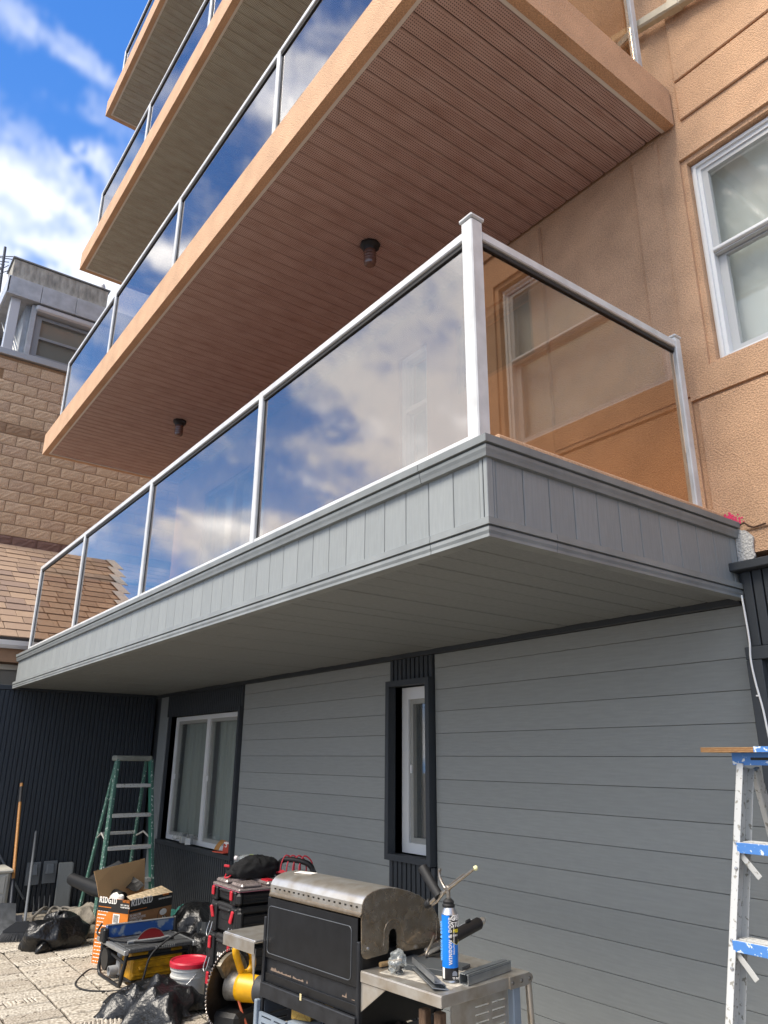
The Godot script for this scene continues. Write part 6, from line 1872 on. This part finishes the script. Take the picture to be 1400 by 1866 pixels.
	part(gun, "pivot_head", Sh.new().box(Vector3(-0.003, 0.064, 0), Vector3(0.022, 0.022, 0.02), 0.006).mesh(), gm)
	part(gun, "nozzle_tube", Sh.new().tube([Vector3(-0.004, 0.06, 0), Vector3(0.07, 0.103, 0.0), Vector3(0.155, 0.152, 0.0)], [0.007, 0.006, 0.005], 10).mesh(), gm)
	part(gun, "nozzle_rail", Sh.new().box(Vector3(0.045, 0.0965, 0), Vector3(0.115, 0.007, 0.009), 0.002, Basis(Vector3(0, 0, 1), 0.523)).mesh(), mat("foam stained", hex("58524a"), 0.6))
	part(gun, "cured_foam", Sh.new().lump(Vector3(0.158, 0.153, 0), Vector3(0.007, 0.007, 0.007), 0.004, 150.0, 4, 16, 10).mesh(), mat("foam yellow", hex("dcd9a8"), 0.9))
	part(gun, "grip", Sh.new().tube([Vector3(-0.05, 0.03, 0.004), Vector3(-0.10, 0.076, 0.006), Vector3(-0.142, 0.118, 0.008), Vector3(-0.146, 0.122, 0.008)], [0.0185, 0.0195, 0.019, 0.0225], 14).mesh(), grip)
	part(gun, "grip_bar", Sh.new().tube([Vector3(-0.008, 0.056, 0), Vector3(-0.06, 0.030, 0), Vector3(-0.105, 0.0, 0)], 0.0085, 8).mesh(), gm)
	part(gun, "grip_bar", Sh.new().tube([Vector3(-0.018, 0.045, 0.01), Vector3(-0.055, 0.012, 0.01), Vector3(-0.09, -0.006, 0.006)], 0.005, 8).mesh(), gm)
	part(gun, "trigger", Sh.new().tube(smooth_path([Vector3(-0.018, 0.062, 0), Vector3(-0.035, 0.078, 0.0), Vector3(-0.05, 0.10, 0), Vector3(-0.052, 0.122, 0), Vector3(-0.044, 0.126, 0)], 4), 0.006, 8).mesh(), gm)
	part(gun, "flow_knob", Sh.new().lathe([Vector2(0, 0.0), Vector2(0.011, 0.0), Vector2(0.014, 0.008), Vector2(0.013, 0.02), Vector2(0.016, 0.028), Vector2(0.012, 0.034), Vector2(0, 0.034)], 12, Transform3D(look(Vector3(1, 0.6, 0)) * Basis(Vector3.RIGHT, PI / 2), Vector3(-0.136, -0.014, 0))).mesh(), grip)
	# aluminium channel
	var ch := thing("aluminium_channel", "silver aluminium box channel offcut on the right of the blue can", "channel", Vector3(-0.538, y, 1.425))
	ch.basis = look(Vector3(0.06, 0, 0.29))
	var al := mat("mill aluminium", hex("b6bbbd"), 0.32, 0.85, {"tex": "soft", "scale": Vector3.ONE * 3})
	var c := PackedVector2Array([Vector2(-0.02, 0), Vector2(0.02, 0), Vector2(0.02, 0.036), Vector2(0.012, 0.036), Vector2(0.012, 0.033), Vector2(0.0175, 0.033), Vector2(0.0175, 0.0025), Vector2(-0.0175, 0.0025), Vector2(-0.0175, 0.033), Vector2(0.006, 0.033), Vector2(0.006, 0.036), Vector2(-0.02, 0.036)])
	part(ch, "channel_profile", Sh.new().prism(c, -0.29, 0.0).mesh(), al)
	part(ch, "channel_groove", cube(Vector3(0.0006, 0.0016, 0.288), 0.0), mat("groove", hex("5f6365"), 0.5), Vector3(0.0203, 0.028, -0.145))
	var an := thing("aluminium_angle", "wide grey aluminium trim offcut lying left of the blue can at the shelf edge", "trim", Vector3(-0.535, y, 1.555))
	an.basis = look(Vector3(0.34, 0, 0.145))
	var c2 := PackedVector2Array([Vector2(-0.035, 0), Vector2(-0.032, 0.0), Vector2(-0.028, 0.016), Vector2(-0.01, 0.022), Vector2(0.012, 0.024), Vector2(0.012, 0.044), Vector2(0.0095, 0.044), Vector2(0.0095, 0.0265), Vector2(-0.012, 0.0245), Vector2(-0.031, 0.018)])
	part(an, "trim_profile", Sh.new().prism(c2, -0.30, 0.0, Transform3D(Basis.from_scale(Vector3(-1, 1, 1)), Vector3.ZERO)).mesh(), mat("satin grey aluminium", hex("9fa3a6"), 0.36, 0.7, {"tex": "soft", "scale": Vector3.ONE * 3}))
	part(an, "trim_face", Sh.new().box(Vector3(0.012, 0.006, -0.15), Vector3(0.06, 0.003, 0.30), 0.0, Basis(Vector3(0, 0, 1), -0.15)).mesh(), mats["satin grey aluminium"])
	var tray := thing("dark_trim_plate", "flat dark grey trim plate with a notch under the blue can's left side", "trim", Vector3(-0.79, y, 1.36), 20)
	part(tray, "notched_plate", Sh.new().prism(PackedVector2Array([Vector2(-0.15, -0.09), Vector2(0.12, -0.09), Vector2(0.12, -0.03), Vector2(0.05, -0.03), Vector2(0.05, 0.02), Vector2(0.12, 0.02), Vector2(0.12, 0.09), Vector2(-0.15, 0.09)]), 0.001, 0.012, Transform3D(Basis(Vector3.RIGHT, -PI / 2), Vector3.ZERO)).mesh(), mat("dark trim", hex("45494c"), 0.5))
	part(tray, "raised_edge", cube(Vector3(0.27, 0.02, 0.004), 0.001), mats["dark trim"], Vector3(-0.015, 0.01, 0.092))
	# caulking gun with a black cartridge
	var cg := thing("caulking_gun", "caulking gun with black sealant cartridge lying behind the blue can", "caulking gun", Vector3(-0.92, y, 1.27))
	cg.basis = look(Vector3(-0.01, 0.06, -0.27))
	part(cg, "plunger_rod", Sh.new().tube([Vector3(0, 0.022, -0.12), Vector3(0, 0.022, 0.12)], 0.005, 6).mesh(), gm)
	part(cg, "chrome_body", Sh.new().box(Vector3(0, 0.026, 0.04), Vector3(0.03, 0.03, 0.12), 0.008).mesh(), mat("chrome", hex("cfd0d0"), 0.18, 0.95))
	part(cg, "red_collar", cube(Vector3(0.033, 0.034, 0.022), 0.006), mat("collar red", hex("7a2530"), 0.5), Vector3(0, 0.026, 0.105))
	part(cg, "hook", Sh.new().tube(smooth_path([Vector3(-0.02, 0.01, -0.02), Vector3(-0.04, 0.035, -0.05), Vector3(-0.03, 0.06, -0.005), Vector3(-0.01, 0.075, 0.035)], 5), 0.005, 7).mesh(), gm)
	var tube := part(cg, "cartridge", Sh.new().lathe([Vector2(0, 0.0), Vector2(0.026, 0.0), Vector2(0.027, 0.004), Vector2(0.0255, 0.008), Vector2(0.0255, 0.19), Vector2(0.02, 0.2), Vector2(0, 0.2)], 26, Transform3D(Basis(Vector3.RIGHT, PI / 2), Vector3(0, 0.028, 0.12))).mesh(), black)
	part(tube, "tip_cap", Sh.new().lathe([Vector2(0, 0.0), Vector2(0.014, 0.0), Vector2(0.016, 0.02), Vector2(0.008, 0.034), Vector2(0, 0.035)], 14, Transform3D(Basis(Vector3.RIGHT, PI / 2), Vector3(0, 0.03, 0.32))).mesh(), mat("foil", hex("cfcac0"), 0.3, 0.8))
	part(tube, "frame_clip", cube(Vector3(0.012, 0.014, 0.03), 0.004), grip, Vector3(0, 0.058, 0.25))
	words(tube, "cartridge_lettering", "DYNAFLEX", 0.016, mat("print grey white", hex("bfc3c6"), 0.5), Vector3(0.0262, 0.024, 0.205), Basis(Vector3(0, 0, 1), Vector3(0, 1, 0), Vector3(-1, 0, 0)), true, 0.85)
	words(tube, "cartridge_lettering", "ULTRA", 0.008, mat("print olive", hex("8a8f55"), 0.5), Vector3(0.0256, 0.012, 0.255), Basis(Vector3(0, 0, 1), Vector3(0, 1, 0), Vector3(-1, 0, 0)), true, 0.9)
	var bag := thing("screw_bag", "small clear plastic bag of dark screws on the left of the grill shelf", "bag", Vector3(-0.80, y, 1.535))
	part(bag, "clear_bag", Sh.new().lump(Vector3(0, 0.036, 0), Vector3(0.024, 0.04, 0.026), 0.015, 22.0, 91, 32, 22, false, 0.001).mesh(), clear_film())
	var sc := Sh.new()
	for k in 60:
		var q := Vector3(rng.randf_range(-0.022, 0.022), 0.004 + rng.randf() * 0.03, rng.randf_range(-0.025, 0.025))
		var d := Vector3(rng.randfn(), rng.randfn() * 0.4, rng.randfn()).normalized() * 0.011
		sc.tube([q - d, q + d], [0.0012, 0.0022], 5)
	tag(part(bag, "screws", sc.mesh(), mat("black screws", hex("2b2a2a"), 0.5, 0.5)), "", "", "", "stuff")
	var st := thing("wooden_stick", "short pale wooden stick at the back left of the grill shelf", "stick", Vector3(-0.905, y, 1.485))
	part(st, "dowel", Sh.new().tube([Vector3(0.0, 0.012, 0.055), Vector3(0, 0.012, -0.05)], 0.0095, 9).mesh(), mat("pale wood", hex("b39a72"), 0.7, 0, {"tex": "wood", "scale": Vector3(1, 14, 14)}))
	var pp := thing("paper_sheet", "dusty sheet of paper lying flat on the grill shelf under the offcuts", "paper", Vector3(-0.72, y - 0.0005, 1.42), 14)
	part(pp, "sheet", cube(Vector3(0.34, 0.0016, 0.24), 0.0), mat("dusty paper", hex("c8c2b6"), 0.9, 0, {"tex": "blot", "scale": Vector3.ONE * 6}))


func blue_ladder() -> void:
	var o := thing("aluminium_stepladder", "paint spattered aluminium stepladder with blue top and steps at right edge", "stepladder", Vector3(0.43, 0, 0.75))
	var al := mat("worn bare aluminium", Color.WHITE, 0.42, 0.3, {"tex": "worn_alu", "scale": Vector3.ONE * 2.3})
	var blue := mat("worn blue", Color.WHITE, 0.55, 0, {"tex": "worn_blue", "scale": Vector3.ONE * 2.1})
	part(o, "ladder_top", Sh.new().wall(-0.16, 1.612, 0.16, 1.655, -0.06, 0.055, []).mesh(), blue)
	part(o, "top_slot", cube(Vector3(0.1, 0.009, 0.002), 0.001), mat("slot", hex("33352f"), 0.9), Vector3(-0.04, 1.634, 0.0562))
	for s in [-1.0, 1.0]:
		var a := Vector3(s * 0.145, 1.61, 0.02)
		var b := Vector3(s * 0.235, 0.0, 0.43)
		var l := a.distance_to(b)
		var bs := rail_basis(a - b, Vector3(s, 0, 0))
		var web := part(o, "front_rail", cube(Vector3(0.07, 0.004, l), 0.001), al, (a + b) / 2, bs)
		part(web, "rail_flange", cube(Vector3(0.004, 0.024, l), 0.001), al, Vector3(0.0365 * s, -0.0135, 0))
		part(web, "rail_flange", cube(Vector3(0.004, 0.024, l), 0.001), al, Vector3(-0.0365 * s, -0.0135, 0))
		var c := Vector3(s * 0.13, 1.60, -0.04)
		var d := Vector3(s * 0.19, 0.0, -0.58)
		part(o, "rear_rail", cube(Vector3(0.045, 0.022, c.distance_to(d)), 0.003), al, (c + d) / 2, rail_basis(c - d, Vector3(s, 0, 0)))
		slab(o, "foot", Vector3(s * 0.235 - 0.03, 0, 0.39), Vector3(s * 0.235 + 0.03, 0.05, 0.47), mat("black rubber", hex("1c1c1d"), 0.8), 0.006)
		for y in [1.355, 1.06]:
			var t: float = 1.0 - y / 1.61
			var x: float = s * lerpf(0.145, 0.235, t)
			var z := lerpf(0.02, 0.43, t)
			part(o, "step_brace", Sh.new().box(Vector3.ZERO, Vector3(0.02, 0.12, 0.003), 0.001).mesh(), al, Vector3(x - s * 0.04, y - 0.06, z + 0.035), Basis(Vector3(0, 0, 1), -s * 0.7))
			for q in [0.0, -0.08]:
				part(o, "rivet", Sh.new().lathe([Vector2(0, 0.004), Vector2(0.005, 0.003), Vector2(0.006, 0.0)], 10, Transform3D(Basis(Vector3.RIGHT, PI / 2), Vector3(x - s * 0.012, y + q, z + 0.042 - q * 0.25))).mesh(), mat("wire", hex("b9babb"), 0.35, 0.8))
	for y in [1.355, 1.06, 0.765, 0.47, 0.175]:
		var t: float = 1.0 - y / 1.61
		var w := 2.0 * lerpf(0.145, 0.235, t) - 0.03
		var z := lerpf(0.02, 0.43, t)
		var st := part(o, "step", cube(Vector3(w, 0.006, 0.085), 0.002), al, Vector3(0, y, z))
		part(st, "step_front", cube(Vector3(w, 0.034, 0.004), 0.001), blue, Vector3(0, -0.015, 0.0445))
		for k in 3:
			part(st, "tread_ridge", cube(Vector3(w - 0.02, 0.003, 0.004), 0.001), al, Vector3(0, 0.0042, -0.02 + 0.02 * k))
	for y in [1.2, 0.8, 0.35]:
		var t: float = 1.0 - y / 1.6
		part(o, "rear_bar", cube(Vector3(2.0 * lerpf(0.13, 0.19, t), 0.03, 0.004), 0.001), al, Vector3(0, y, -0.04 - 0.54 * t))
	var p := thing("plywood_board", "plywood board with layered edge lying on top of the aluminium stepladder", "board", Vector3(0.42, 1.6555, 0.775), 2)
	for k in 5:
		part(p, "ply", cube(Vector3(0.48 - 0.002 * (k % 2), 0.0034, 0.16), 0.0004), mat("ply light", hex("c09c6d"), 0.75, 0, {"tex": "wood", "scale": Vector3(2, 20, 20)}) if k % 2 == 0 else mat("ply dark", hex("8a6340"), 0.8), Vector3(0, 0.002 + 0.0035 * k, 0))
	part(p, "blue_tape", cube(Vector3(0.12, 0.0022, 0.162), 0.0), blue, Vector3(0.02, 0.019, 0))
	part(p, "blue_tape", cube(Vector3(0.12, 0.017, 0.0015), 0.0), blue, Vector3(0.02, 0.009, 0.081))


func small_things() -> void:
	# white cable hanging down at the right end of the balcony
	var w := thing("white_cable", "white electric cable hanging from the lowest balcony's corner down the charcoal trim", "cable", Vector3(0.02, 0, 0.09))
	var wm := mat("cable white", hex("dededc"), 0.5)
	part(w, "cable_run", Sh.new().tube(smooth_path([Vector3(-0.004, 2.375, -0.02), Vector3(0.003, 2.365, -0.01), Vector3(0.013, 2.17, 0), Vector3(0.006, 2.08, 0), Vector3(0.013, 1.97, 0), Vector3(0.028, 1.858, 0.0), Vector3(0.035, 1.75, 0), Vector3(0.05, 1.5, 0), Vector3(0.06, 1.1, 0.0)]), 0.0048, 8).mesh(), wm)
	part(w, "cable_clip", cube(Vector3(0.016, 0.008, 0.012), 0.003), wm, Vector3(0.014, 1.912, 0.0))
	# on the sill of the wide window
	var s := thing("sandpaper_pack", "orange and red sandpaper packs on the right end of the wide window's sill", "sandpaper", Vector3(-5.6, 0.735, 0.0), 8)
	var red := mat("pack red", hex("b3402c"), 0.6)
	var rows := []
	for j in 6:
		var row := []
		for i in 3:
			row.append(Vector3(-0.12 + i * 0.04 + 0.008 * j, 0.02 + j * 0.018, 0.05 - 0.002 * j * j + 0.004 * sin(i * 2.0)))
		rows.append(row)
	part(s, "curled_sheet", Sh.new().sheet(rows, 0.002).mesh(), mat("sand orange", hex("c9904f"), 0.9, 0, {"tex": "speck", "scale": Vector3.ONE * 12}))
	var pk := part(s, "packet", cube(Vector3(0.10, 0.10, 0.015), 0.002), red, Vector3(0.055, 0.052, 0.02), Basis(Vector3.RIGHT, -0.15))
	words(pk, "packet_number", "3", 0.05, mat("print white", hex("e8e4dc"), 0.6), Vector3(-0.02, -0.02, 0.0085))
	slab(pk, "packet_label", Vector3(-0.045, 0.03, 0.0076), Vector3(0.045, 0.045, 0.0086), mats["print white"], 0.0)
	part(s, "lower_sheet", cube(Vector3(0.2, 0.008, 0.09), 0.001), mat("sand red", hex("d0573e"), 0.8), Vector3(-0.01, 0.004, 0.03))
	for k in 3:
		var d := thing("small_box", ["clear plastic cup lying at the left end of the wide window's sill", "small open white carton on the wide window's sill, left of its neighbour", "small white carton on the wide window's sill, nearest the window's middle"][k], "box", Vector3(-6.86 + k * 0.19, 0.735, -0.01 + 0.01 * k), 20 - 30 * k)
		if k == 0:
			part(d, "cup", Sh.new().lathe([Vector2(0.03, 0), Vector2(0.04, 0.11), Vector2(0.036, 0.11), Vector2(0.027, 0.0)], 18, Transform3D(Basis(Vector3(0, 0, 1), -1.35), Vector3(-0.05, 0.04, 0))).mesh(), clear_film())
		else:
			part(d, "carton", Sh.new().wall(-0.05, 0, 0.05, 0.065, -0.03, 0.03).mesh(), mat("carton white", hex("b8bbb9"), 0.7))
			part(d, "carton_flap", cube(Vector3(0.09, 0.002, 0.05), 0.0), mats["carton white"], Vector3(-0.02, 0.078, -0.02), Basis(Vector3(0, 0, 1), 0.5))
